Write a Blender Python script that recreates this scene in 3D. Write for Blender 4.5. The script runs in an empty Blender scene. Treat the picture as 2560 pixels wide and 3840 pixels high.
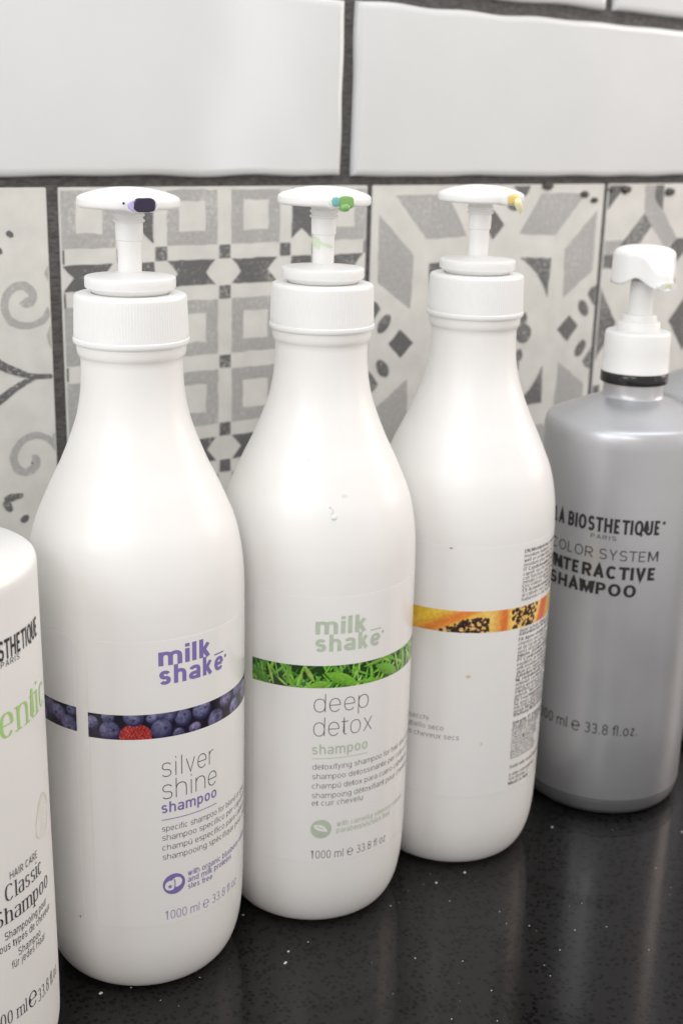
import bpy, bmesh, math, random
import numpy as np
from mathutils import Matrix, Vector
rad = math.radians
SC = bpy.context.scene
COL = SC.collection
ZC = 0.31984          # wall datum (top of the patterned tiles) above the counter top

# ------------------------------------------------------------------ camera
cd = bpy.data.cameras.new('camera'); cam = bpy.data.objects.new('camera', cd); COL.objects.link(cam)
cr = Vector((0.82308766, -0.56737711, 0.02469672)); cu = Vector((0.14544493, 0.25263272, 0.95656808))
cf = Vector((0.54897403, 0.78374736, -0.290461))
CAM = Vector((-0.27021, -0.65209, 0.03532 + ZC))
cam.matrix_world = Matrix(((cr.x, cu.x, -cf.x, CAM.x), (cr.y, cu.y, -cf.y, CAM.y), (cr.z, cu.z, -cf.z, CAM.z), (0, 0, 0, 1)))
cd.sensor_fit = 'VERTICAL'; cd.sensor_height = 36; cd.sensor_width = 24; cd.lens = 44.915
cd.clip_start = 0.01; cd.clip_end = 50
cd.dof.use_dof = True; cd.dof.focus_distance = 0.50; cd.dof.aperture_fstop = 13
SC.camera = cam

# ------------------------------------------------------------------ world, lamps, exposure
W = bpy.data.worlds.new('World'); SC.world = W; W.use_nodes = True
bg = W.node_tree.nodes['Background']; bg.inputs[0].default_value = (1.0, 0.945, 0.905, 1); bg.inputs[1].default_value = 0.86
def area(name, loc, target, sx, sy, power, color):
    l = bpy.data.lights.new(name, 'AREA'); l.shape = 'RECTANGLE'; l.size = sx; l.size_y = sy
    l.energy = power; l.color = color
    o = bpy.data.objects.new(name, l); COL.objects.link(o); o.location = loc
    o.rotation_euler = (Vector(target) - Vector(loc)).to_track_quat('-Z', 'Y').to_euler()
    return o
area('ceiling_lamp', (0.12, -0.44, 1.18), (0.10, -0.20, 0.20), 1.5, 0.45, 4.5, (0.90, 0.985, 1.05))
area('window_light', (1.40, -2.15, 0.55), (0.1, -0.1, 0.3), 0.09, 1.1, 1.1, (0.95, 0.97, 1.0))
area('left_window_light', (-1.30, -1.50, 1.22), (0.0, -0.15, 0.22), 0.5, 0.7, 6.0, (1.0, 0.97, 0.95))
area('left_side_light', (-1.20, -0.48, 0.80), (0.05, -0.12, 0.2), 0.6, 0.8, 5.4, (0.91, 0.98, 1.03))
area('right_side_light', (1.55, -0.62, 0.75), (0.1, -0.15, 0.15), 0.6, 0.8, 7.5, (1.0, 0.84, 0.75))
SC.view_settings.view_transform = 'Standard'; SC.view_settings.look = 'None'
SC.view_settings.exposure = -0.06; SC.view_settings.gamma = 1.0; SC.view_settings.use_curve_mapping = False
SC.render.engine = 'CYCLES'
SC.cycles.use_denoising = True
SC.cycles.max_bounces = 8

# ------------------------------------------------------------------ materials
def mat(name):
    m = bpy.data.materials.new(name); m.use_nodes = True
    return m, m.node_tree.nodes, m.node_tree.links, m.node_tree.nodes['Principled BSDF']
def flat(name, col, rough=0.4, metal=0.0, spec=0.5, sss=0.0, var=0.0, vscale=60, bump=0.0, bscale=300, coat=0.0):
    m, N, L, P = mat(name)
    P.inputs['Base Color'].default_value = (*col, 1); P.inputs['Roughness'].default_value = rough
    P.inputs['Metallic'].default_value = metal; P.inputs['Specular IOR Level'].default_value = spec
    P.inputs['Coat Weight'].default_value = coat; P.inputs['Coat Roughness'].default_value = 0.08
    if sss:
        P.inputs['Subsurface Weight'].default_value = sss; P.inputs['Subsurface Scale'].default_value = 0.003
        P.inputs['Subsurface Radius'].default_value = (1, .8, .6)
    tc = N.new('ShaderNodeTexCoord')
    if var:
        n = N.new('ShaderNodeTexNoise'); n.inputs['Scale'].default_value = vscale; n.inputs['Detail'].default_value = 5
        L.new(tc.outputs['Object'], n.inputs['Vector'])
        r = N.new('ShaderNodeMapRange'); r.inputs[1].default_value = .3; r.inputs[2].default_value = .7
        r.inputs[3].default_value = 1 - var; r.inputs[4].default_value = 1 + var
        L.new(n.outputs['Fac'], r.inputs[0])
        mx = N.new('ShaderNodeVectorMath'); mx.operation = 'SCALE'; mx.inputs[0].default_value = col
        L.new(r.outputs[0], mx.inputs['Scale']); L.new(mx.outputs[0], P.inputs['Base Color'])
        r2 = N.new('ShaderNodeMapRange'); r2.inputs[3].default_value = rough * .8; r2.inputs[4].default_value = rough * 1.25
        L.new(n.outputs['Fac'], r2.inputs[0]); L.new(r2.outputs[0], P.inputs['Roughness'])
    if bump:
        n = N.new('ShaderNodeTexNoise'); n.inputs['Scale'].default_value = bscale; n.inputs['Detail'].default_value = 4
        L.new(tc.outputs['Object'], n.inputs['Vector'])
        b = N.new('ShaderNodeBump'); b.inputs['Strength'].default_value = bump; b.inputs['Distance'].default_value = 0.001
        L.new(n.outputs['Fac'], b.inputs['Height']); L.new(b.outputs[0], P.inputs['Normal'])
    return m
M = {}
M['plastic'] = flat('white_bottle_plastic', (.845, .835, .815), .33, var=.012, vscale=25, bump=.03, bscale=120, sss=.12)
M['cap'] = flat('white_cap_plastic', (.85, .85, .84), .36, var=.01, vscale=80, sss=.15)
M['label'] = flat('glossy_label_film', (.845, .835, .82), .2, var=.008, vscale=40, bump=.02, bscale=60)
M['purple'] = flat('purple_ink', (.22, .175, .44), .3)
M['purple_pale'] = flat('pale_purple_ink', (.24, .20, .45), .3)
M['sage'] = flat('sage_green_ink', (.50, .58, .46), .3, var=.06, vscale=400)
M['ink'] = flat('dark_grey_ink', (.045, .042, .055), .35)
M['ink_soft'] = flat('charcoal_ink', (.11, .105, .105), .4)
M['black_ink'] = flat('black_ink', (.02, .02, .022), .4)
M['silver_ink'] = flat('faded_black_ink', (.045, .045, .043), .4)
M['green_ink'] = flat('green_ink', (.40, .64, .22), .4)
M['green_pale'] = flat('pale_green_ink', (.66, .74, .55), .4)
M['white_ink'] = flat('white_ink', (.83, .83, .82), .35)
M['silver'] = flat('silver_plastic', (.53, .535, .555), .34, metal=.6, var=.03, vscale=30, bump=.04, bscale=250)
M['silver_base'] = flat('silver_base_band', (.33, .335, .35), .4, metal=.7)
M['black_ring'] = flat('black_gloss_plastic', (.012, .012, .013), .18)
M['gap'] = flat('yellowed_plastic', (.74, .73, .60), .4)
M['purple_goo'] = flat('dark_purple_residue', (.010, .004, .035), .12, coat=.5)
M['purple_smear'] = flat('purple_smear', (.50, .46, .78), .35)
M['green_goo'] = flat('green_residue', (.24, .46, .15), .15, sss=.3)
M['teal_goo'] = flat('teal_residue', (.20, .47, .50), .15, sss=.3)
M['faint_green'] = flat('thin_green_film', (.76, .82, .70), .25)
M['green_smear'] = flat('pale_green_smear', (.66, .79, .58), .3)
M['yellow_goo'] = flat('yellow_residue', (.80, .62, .20), .25, sss=.3)
M['cream_goo'] = flat('cream_residue', (.84, .80, .52), .3, sss=.4)
M['nozzle'] = flat('pale_yellow_nozzle', (.74, .76, .45), .3)
M['crumb'] = flat('white_crumb', (.60, .58, .54), .6)
M['brown'] = flat('brown_stain', (.16, .09, .02), .4)
M['tan'] = flat('tan_stain', (.70, .58, .36), .4)

def grout_mat():
    m, N, L, P = mat('dark_grey_grout')
    tc = N.new('ShaderNodeTexCoord')
    n = N.new('ShaderNodeTexNoise'); n.inputs['Scale'].default_value = 700; n.inputs['Detail'].default_value = 6
    mp = N.new('ShaderNodeMapping'); mp.inputs['Scale'].default_value = (.35, 1, 1)
    L.new(tc.outputs['Object'], mp.inputs[0]); L.new(mp.outputs[0], n.inputs['Vector'])
    r = N.new('ShaderNodeValToRGB'); r.color_ramp.elements[0].position = .35; r.color_ramp.elements[1].position = .75
    r.color_ramp.elements[0].color = (.055, .051, .051, 1); r.color_ramp.elements[1].color = (.125, .12, .118, 1)
    L.new(n.outputs['Fac'], r.inputs[0]); L.new(r.outputs[0], P.inputs['Base Color'])
    b = N.new('ShaderNodeBump'); b.inputs['Strength'].default_value = .6; b.inputs['Distance'].default_value = .001
    L.new(n.outputs['Fac'], b.inputs['Height']); L.new(b.outputs[0], P.inputs['Normal'])
    P.inputs['Roughness'].default_value = .75
    return m
M['grout'] = grout_mat()
M['glaze'] = flat('white_ceramic_glaze', (.672, .684, .684), .10, var=.03, vscale=9, bump=.05, bscale=45)
M['stone'] = flat('pale_cement_tile', (.68, .675, .635), .38, var=.08, vscale=55, bump=.10, bscale=900)

def print_mat(name, col, bgc, wear, scale):
    """printed ink with its own worn, speckled look"""
    m, N, L, P = mat(name)
    tc = N.new('ShaderNodeTexCoord')
    n = N.new('ShaderNodeTexNoise'); n.inputs['Scale'].default_value = scale; n.inputs['Detail'].default_value = 8; n.inputs['Roughness'].default_value = .7
    n2 = N.new('ShaderNodeTexNoise'); n2.inputs['Scale'].default_value = 28; n2.inputs['Detail'].default_value = 3
    L.new(tc.outputs['Object'], n.inputs['Vector']); L.new(tc.outputs['Object'], n2.inputs['Vector'])
    ad = N.new('ShaderNodeMath'); ad.operation = 'MULTIPLY_ADD'; ad.inputs[1].default_value = .45
    L.new(n2.outputs['Fac'], ad.inputs[0]); L.new(n.outputs['Fac'], ad.inputs[2])
    r = N.new('ShaderNodeValToRGB'); e = r.color_ramp.elements
    e[0].position = .55; e[0].color = (*[c * .90 for c in col], 1)
    e[1].position = .97 - wear; e[1].color = (*[a * .35 + b * .65 for a, b in zip(col, bgc)], 1)
    k = e.new(.86 - wear); k.color = (*[c * 1.08 for c in col], 1)
    L.new(ad.outputs[0], r.inputs[0]); L.new(r.outputs[0], P.inputs['Base Color'])
    P.inputs['Roughness'].default_value = .42
    return m
M['pgrey'] = print_mat('worn_grey_print', (.41, .407, .395), (.66, .655, .60), .07, 420)
M['pdark'] = print_mat('worn_charcoal_print', (.130, .129, .131), (.55, .55, .51), .10, 520)

def counter_mat():
    m, N, L, P = mat('black_speckled_quartz')
    tc = N.new('ShaderNodeTexCoord')
    nz = N.new('ShaderNodeTexNoise'); nz.inputs['Scale'].default_value = 260; nz.inputs['Detail'].default_value = 2
    L.new(tc.outputs['Object'], nz.inputs['Vector'])
    wp = N.new('ShaderNodeVectorMath'); wp.operation = 'MULTIPLY_ADD'
    wp.inputs[1].default_value = (.0022, .0022, .0022); L.new(nz.outputs['Color'], wp.inputs[0]); L.new(tc.outputs['Object'], wp.inputs[2])
    v = N.new('ShaderNodeTexVoronoi'); v.inputs['Scale'].default_value = 400; v.inputs['Randomness'].default_value = 1
    L.new(wp.outputs[0], v.inputs['Vector'])
    sp = N.new('ShaderNodeSeparateColor'); L.new(v.outputs['Color'], sp.inputs[0])
    lt = N.new('ShaderNodeMath'); lt.operation = 'LESS_THAN'; lt.inputs[1].default_value = .55; L.new(sp.outputs[0], lt.inputs[0])
    ds = N.new('ShaderNodeMapRange'); ds.inputs[1].default_value = .40; ds.inputs[2].default_value = .48; ds.inputs[3].default_value = 1; ds.inputs[4].default_value = 0
    L.new(v.outputs['Distance'], ds.inputs[0])
    ch = N.new('ShaderNodeMath'); ch.operation = 'MULTIPLY'; L.new(lt.outputs[0], ch.inputs[0]); L.new(ds.outputs[0], ch.inputs[1])
    r = N.new('ShaderNodeMix'); r.data_type = 'RGBA'; r.inputs[6].default_value = (.0095, .0089, .0089, 1); r.inputs[7].default_value = (.0008, .0008, .0010, 1)
    L.new(ch.outputs[0], r.inputs[0])
    # fine pale grains
    v2 = N.new('ShaderNodeTexVoronoi'); v2.inputs['Scale'].default_value = 520; L.new(tc.outputs['Object'], v2.inputs['Vector'])
    s2 = N.new('ShaderNodeSeparateColor'); L.new(v2.outputs['Color'], s2.inputs[0])
    g = N.new('ShaderNodeMath'); g.operation = 'GREATER_THAN'; g.inputs[1].default_value = .9955; L.new(s2.outputs[1], g.inputs[0])
    g2 = N.new('ShaderNodeMath'); g2.operation = 'LESS_THAN'; g2.inputs[1].default_value = .17; L.new(v2.outputs['Distance'], g2.inputs[0])
    mu = N.new('ShaderNodeMath'); mu.operation = 'MULTIPLY'; L.new(g.outputs[0], mu.inputs[0]); L.new(g2.outputs[0], mu.inputs[1])
    mx = N.new('ShaderNodeMix'); mx.data_type = 'RGBA'; mx.inputs[7].default_value = (.22, .17, .15, 1)
    L.new(mu.outputs[0], mx.inputs[0]); L.new(r.outputs[2], mx.inputs[6]); L.new(mx.outputs[2], P.inputs['Base Color'])
    n3 = N.new('ShaderNodeTexNoise'); n3.inputs['Scale'].default_value = 14; L.new(tc.outputs['Object'], n3.inputs['Vector'])
    rr = N.new('ShaderNodeMapRange'); rr.inputs[3].default_value = .07; rr.inputs[4].default_value = .13
    L.new(n3.outputs['Fac'], rr.inputs[0]); L.new(rr.outputs[0], P.inputs['Roughness'])
    b = N.new('ShaderNodeBump'); b.inputs['Strength'].default_value = .02; b.inputs['Distance'].default_value = .0003
    L.new(nz.outputs['Fac'], b.inputs['Height']); L.new(b.outputs[0], P.inputs['Normal'])
    P.inputs['IOR'].default_value = 1.42
    return m
M['counter'] = counter_mat()
def photo_print_mat():
    m, N, L, P = mat('photo_print')
    a = N.new('ShaderNodeAttribute'); a.attribute_name = 'print'
    L.new(a.outputs['Color'], P.inputs['Base Color']); P.inputs['Roughness'].default_value = .2
    return m
M['photo'] = photo_print_mat()

# ------------------------------------------------------------------ helpers
def link(o, parent=None):
    COL.objects.link(o)
    if parent: o.parent = parent
    return o
def mesh(name, V, F, m, parent=None, smooth=True, mi=None):
    me = bpy.data.meshes.new(name); me.from_pydata([tuple(v) for v in V], [], F); me.update()
    for x in (m if isinstance(m, (list, tuple)) else [m]): me.materials.append(x)
    if smooth: me.polygons.foreach_set('use_smooth', [True] * len(me.polygons))
    if mi is not None: me.polygons.foreach_set('material_index', mi)
    return link(bpy.data.objects.new(name, me), parent)
def bm_obj(name, bm, m, parent=None, smooth=True):
    me = bpy.data.meshes.new(name); bm.to_mesh(me); bm.free()
    for x in (m if isinstance(m, (list, tuple)) else [m]): me.materials.append(x)
    if smooth: me.polygons.foreach_set('use_smooth', [True] * len(me.polygons))
    return link(bpy.data.objects.new(name, me), parent)
def thing(name, loc, label, cat, group=None):
    o = bpy.data.objects.new(name, None); o.empty_display_size = .03; COL.objects.link(o); o.location = loc
    o['label'] = label; o['category'] = cat
    if group: o['group'] = group
    return o
def refine(prof, sub=4):
    """Catmull-Rom through (r,z) points"""
    P = [np.array(p, float) for p in prof]; out = []
    for i in range(len(P) - 1):
        p0 = P[max(i - 1, 0)]; p1 = P[i]; p2 = P[i + 1]; p3 = P[min(i + 2, len(P) - 1)]
        for k in range(sub):
            t = k / sub
            out.append(.5 * ((2 * p1) + (p2 - p0) * t + (2 * p0 - 5 * p1 + 4 * p2 - p3) * t * t + (3 * p1 - p0 - 3 * p2 + p3) * t ** 3))
    out.append(P[-1]); return [(max(float(a[0]), 0), float(a[1])) for a in out]
def lathe(name, prof, m, parent, seg=96, wob=None, cap=True):
    V, F = [], []
    n = len(prof)
    for i, (r, z) in enumerate(prof):
        for k in range(seg):
            a = 2 * math.pi * k / seg; rr = r + (wob(i, k) if wob else 0)
            V.append((rr * math.sin(a), -rr * math.cos(a), z))
    for i in range(n - 1):
        for k in range(seg):
            k2 = (k + 1) % seg
            F.append((i * seg + k, i * seg + k2, (i + 1) * seg + k2, (i + 1) * seg + k))
    if cap:
        if prof[0][0] > 1e-5: F.append(tuple(range(seg - 1, -1, -1)))
        if prof[-1][0] > 1e-5: F.append(tuple((n - 1) * seg + k for k in range(seg)))
    o = mesh(name, V, F, m, parent)
    o.data.set_sharp_from_angle(angle=rad(38))
    return o
def cyl(r, th, z):                       # point on a bottle: angle in degrees, 0 = towards the room (-y)
    if callable(r): r = r(z)
    t = rad(th); return (r * math.sin(t), -r * math.cos(t), z)

# ------------------------------------------------------------------ stroke lettering
X, C_, D_ = .53, .72, -.2
LW = dict(zip('abcdefghijklmnopqrstuvwxyz', [.54,.56,.51,.56,.55,.29,.56,.55,.23,.24,.51,.23,.83,.55,.56,.56,.56,.34,.5,.3,.55,.5,.73,.5,.5,.48]))
UW = dict(zip('ABCDEFGHIJKLMNOPQRSTUVWXYZ', [.67,.66,.72,.71,.61,.58,.77,.72,.27,.5,.67,.55,.84,.72,.77,.64,.77,.68,.65,.59,.71,.65,.93,.65,.65,.6]))
ACC = {'é': ('e', 'a'), 'ú': ('u', 'a'), 'í': ('i', 'a'), 'ü': ('u', 'd'), 'ó': ('o', 'a')}
def arc(cx, cy, rx, ry, a0, a1, n, p=2.25):
    out = []
    for i in range(n + 1):
        a = rad(a0 + (a1 - a0) * i / n); c, s = math.cos(a), math.sin(a)
        out.append((cx + rx * math.copysign(abs(c) ** (2 / p), c), cy + ry * math.copysign(abs(s) ** (2 / p), s)))
    return out
def glyph(ch, hx, hy, n=8, sb=.06):
    """returns strokes (polylines), stems (for serifs), advance width"""
    if ch in ACC:
        b, k = ACC[ch]; S, st, w = glyph(b, hx, hy, n, sb)
        if k == 'a':
            if b == 'i': S = S[:1]
            S = S + [[(w / 2 - .03, X + .07), (w / 2 + .07, X + .19)]]
        else: S = S + [[(w / 2 - .1, X + .08), (w / 2 - .1, X + .08 + 2 * hy)], [(w / 2 + .1, X + .08), (w / 2 + .1, X + .08 + 2 * hy)]]
        return S, st, w
    S, ST = [], []
    if ch == ' ': return S, ST, .27
    def V(x, a, b): S.append([(x, a), (x, b)]); ST.append((x, a)); ST.append((x, b))
    if ch in LW:
        w = LW[ch] + max(0, (hx - .045)) * .5; L, R = sb + hx, w - sb - hx; cx = (L + R) / 2; rx = (R - L) / 2; ry = X / 2 - hy + .008; cy = X / 2
        def arch(l, r, y0=0.0):
            rr = (r - l) / 2; q = min(rr * 1.05, X * .45); S.append(arc((l + r) / 2, X + .008 - hy - q, rr, q, 178, 0, n) + [(r, y0)]); ST.append((r, y0))
        if ch in 'bdpqgo' : S.append(arc(cx, cy, rx, ry, 0, 360, 2 * n))
        if ch == 'b': V(L, 0, C_)
        if ch == 'd': V(R, 0, C_)
        if ch == 'p': V(L, D_, X)
        if ch == 'q': V(R, D_, X)
        if ch == 'g': S.append([(R, X), (R, D_ * .35)] + arc(cx, D_ * .35, rx, abs(D_) * .65 - hy, 0, -150, n))
        if ch == 'a':
            S.append(arc(cx, X + .008 - hy - X * .2, rx, X * .2, 165, 0, n) + [(R, 0)])
            S.append([(R, X * .58 - hy)] + arc(cx - .01, X * .29, rx, X * .29 - hy + .004, 95, 330, n))
        if ch == 'c': S.append(arc(cx, cy, rx, ry, 42, 318, 2 * n))
        if ch == 'e': S.append([(L, cy), (R, cy)]); S.append(arc(cx, cy, rx, ry, 0, 322, 2 * n))
        if ch == 'f': S.append([(L + .05, 0), (L + .05, C_ - .12)] + arc(L + .05 + .13, C_ - .12, .13, .12 - hy, 180, 75, n)); S.append([(0.01, X - hy), (w - .01, X - hy)])
        if ch == 'h': V(L, 0, C_); arch(L, R)
        if ch == 'i': V(w / 2, 0, X); S.append([(w / 2, C_ - 2 * max(hy, .03)), (w / 2, C_)])
        if ch == 'j': S.append([(w / 2, X), (w / 2, D_ + .1)] + arc(w / 2 - .1, D_ + .1, .1, .1 - hy, 0, -80, n)); S.append([(w / 2, C_ - 2 * max(hy, .03)), (w / 2, C_)])
        if ch == 'k': V(L, 0, C_); S.append([(R, X), (L, X * .33)]); S.append([(L + .35 * (R - L), X * .58), (R + .01, 0)])
        if ch == 'l': V(w / 2, 0, C_)
        if ch == 'm': V(L, 0, X); arch(L, w / 2); arch(w / 2, R)
        if ch == 'n': V(L, 0, X); arch(L, R)
        if ch == 'r': V(L, 0, X); S.append(arc(L + .19, X - hy - .2, .19, .2, 178, 85, n))
        if ch == 's':
            q = (X - 2 * hy) / 4 + .004
            S.append(arc(cx, X + .006 - hy - q, rx * .95, q, 22, 270, n + 3) + arc(cx, hy - .006 + q, rx, q, 90, -155, n + 3)[1:])
        if ch == 't': S.append([(L + .04, C_ * .93), (L + .04, .1)] + arc(L + .04 + .1, .1, .1, .1 - hy, 180, 275, n)); S.append([(0.01, X - hy), (w - .01, X - hy)])
        if ch == 'u':
            q = min(rx * 1.05, X * .45); S.append([(L, X)] + arc(cx, hy - .008 + q, rx, q, 180, 358, n)); V(R, 0, X)
        if ch == 'v': S.append([(L - hx * .3, X), (w / 2, hy * .2), (R + hx * .3, X)])
        if ch == 'w': S.append([(L - .02, X), (L + rx * .5, 0), (cx, X * .97), (R - rx * .5, 0), (R + .02, X)])
        if ch == 'x': S.append([(L, X), (R, 0)]); S.append([(R, X), (L, 0)])
        if ch == 'y': S.append([(L, X), (cx, 0)]); S.append([(R, X), (cx - .06, -.1), (L + .02, D_ + hy)])
        if ch == 'z': S += [[(L, X - hy), (R, X - hy)], [(R, X - hy), (L, hy)], [(L, hy), (R, hy)]]
        return S, ST, w
    if ch in UW:
        w = UW[ch]; L, R = sb + hx, w - sb - hx; cx = (L + R) / 2; rx = (R - L) / 2; ry = C_ / 2 - hy + .008; cy = C_ / 2
        if ch == 'A': S += [[(L - .03, 0), (cx, C_), (R + .03, 0)], [(L + .07, .22), (R - .07, .22)]]
        elif ch == 'B': V(L, 0, C_); S += [[(L, C_ - hy), (cx, C_ - hy)] + arc(cx, C_ * .75 - hy * .5, rx * .9, C_ * .25 - hy * .5, 90, -90, n) + [(L, C_ / 2)], [(cx, C_ / 2)] + arc(cx, C_ * .25 + hy * .5, rx, C_ * .25 - hy * .5, 90, -90, n) + [(L, hy)]]
        elif ch == 'C': S.append(arc(cx, cy, rx, ry, 42, 318, 2 * n))
        elif ch == 'D': V(L, 0, C_); S.append([(L, C_ - hy)] + arc(cx - .02, cy, rx + .02, C_ / 2 - hy, 90, -90, n + 2) + [(L, hy)])
        elif ch in 'EF':
            V(L, 0, C_); S += [[(L, C_ - hy), (R, C_ - hy)], [(L, C_ / 2), (R - .05, C_ / 2)]]
            if ch == 'E': S.append([(L, hy), (R, hy)])
        elif ch == 'G': S.append(arc(cx, cy, rx, ry, 42, 345, 2 * n)); S.append([(cx + .05, cy - .04), (R, cy - .04), (R, .05)])
        elif ch == 'H': V(L, 0, C_); V(R, 0, C_); S.append([(L, cy), (R, cy)])
        elif ch == 'I': V(w / 2, 0, C_)
        elif ch == 'J': S.append([(R, C_), (R, .18)] + arc(cx, .18, rx, .18 - hy, 0, -180, n))
        elif ch == 'K': V(L, 0, C_); S.append([(R, C_), (L, .25)]); S.append([(L + .3 * (R - L), .4), (R + .02, 0)])
        elif ch == 'L': V(L, 0, C_); S.append([(L, hy), (R, hy)])
        elif ch == 'M': S.append([(L, 0), (L + .03, C_), (cx, .1), (R - .03, C_), (R, 0)])
        elif ch == 'N': S.append([(L, 0), (L, C_), (R, 0), (R, C_)])
        elif ch in 'OQ':
            S.append(arc(cx, cy, rx, ry, 0, 360, 2 * n, 2.1))
            if ch == 'Q': S.append([(cx + .08, .16), (R + .02, -.04)])
        elif ch in 'PR':
            V(L, 0, C_); S.append([(L, C_ - hy), (cx, C_ - hy)] + arc(cx, C_ * .72 - hy * .4, rx, C_ * .28 - hy * .6, 90, -90, n) + [(L, C_ * .44 + .2 * hy)])
            if ch == 'R': S.append([(cx, C_ * .44), (R + .02, 0)])
        elif ch == 'S':
            q = (C_ - 2 * hy) / 4 + .004
            S.append(arc(cx, C_ + .006 - hy - q, rx * .93, q, 22, 270, n + 3) + arc(cx, hy - .006 + q, rx, q, 90, -155, n + 3)[1:])
        elif ch == 'T': S.append([(w / 2, 0), (w / 2, C_)]); S.append([(.02, C_ - hy), (w - .02, C_ - hy)]); ST.append((w / 2, 0))
        elif ch == 'U': S.append([(L, C_), (L, .25)] + arc(cx, .25, rx, .25 - hy, 180, 360, n) + [(R, C_)])
        elif ch == 'V': S.append([(L - .02, C_), (cx, 0), (R + .02, C_)])
        elif ch == 'W': S.append([(L - .03, C_), (L + rx * .5, 0), (cx, C_), (R - rx * .5, 0), (R + .03, C_)])
        elif ch == 'X': S += [[(L, C_), (R, 0)], [(R, C_), (L, 0)]]
        elif ch == 'Y': S += [[(L, C_), (cx, C_ * .42), (R, C_)], [(cx, C_ * .45), (cx, 0)]]
        elif ch == 'Z': S += [[(L, C_ - hy), (R, C_ - hy), (L, hy), (R, hy)]]
        return S, ST, w
    w = .55; L, R = sb + hx, w - sb - hx; cx = (L + R) / 2; rx = (R - L) / 2
    if ch == '0': S.append(arc(cx, C_ / 2, rx, C_ / 2 - hy, 0, 360, 2 * n))
    elif ch == '1': S.append([(cx + .03, 0), (cx + .03, C_), (L + .04, C_ - .13)])
    elif ch in '38':
        q1 = C_ * .235 - hy * .5; q2 = C_ * .265 - hy * .5; a0, a1 = (150, -95) if ch == '3' else (0, 360)
        S.append(arc(cx, C_ - hy - q1, rx * .9, q1, a0, a1 if ch == '3' else a1, n + 4))
        S.append(arc(cx, hy + q2, rx, q2, 95, -150, n + 4) if ch == '3' else arc(cx, hy + q2, rx, q2, 0, 360, 2 * n))
    elif ch == '4': S += [[(R - .08, 0), (R - .08, C_), (L, .2), (R + .02, .2)]]
    elif ch == '2': S.append(arc(cx, C_ - hy - .19, rx, .19, 160, -20, n) + [(L, hy), (R, hy)])
    elif ch == '.': w = .26; S.append([(w / 2, 0), (w / 2, 2 * max(hy, .035))])
    elif ch == ',': w = .26; S.append([(w / 2, .09), (w / 2 - .03, -.1)])
    elif ch == '/': w = .28; S.append([(.0, -.02), (w, C_ + .02)])
    elif ch == '-': w = .33; S.append([(.04, X * .5), (w - .04, X * .5)])
    elif ch == "'": w = .2; S.append([(w / 2, C_), (w / 2, C_ - .2)])
    elif ch == '℮':
        w = .78; S.append([(.1, .30), (.68, .30)]); S.append(arc(.39, .30, .30, .32, 0, 325, 2 * n, 2.0)); S.append([(.18, .2), (.18, .4)]); S.append([(.60, .31), (.60, .40)])
    else: w = .3
    return S, ST, w
def lay(text, wv, wh, track=0.0, n=8, serif=False):
    """list of strokes in em space, total width"""
    x = 0; out = []
    for ch in text:
        S, ST, w = glyph(ch, wv / 2, wh / 2, n)
        for s in S: out.append([(px + x, py) for px, py in s])
        if serif:
            for sx, sy in ST:
                top = sy > .3; yy = sy - wh * .4 if top else sy + wh * .4
                out.append([(sx + x - .13, yy), (sx + x + (.03 if top and ch.islower() else .13), yy)])
        x += w + track
    return out, x - track
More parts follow.
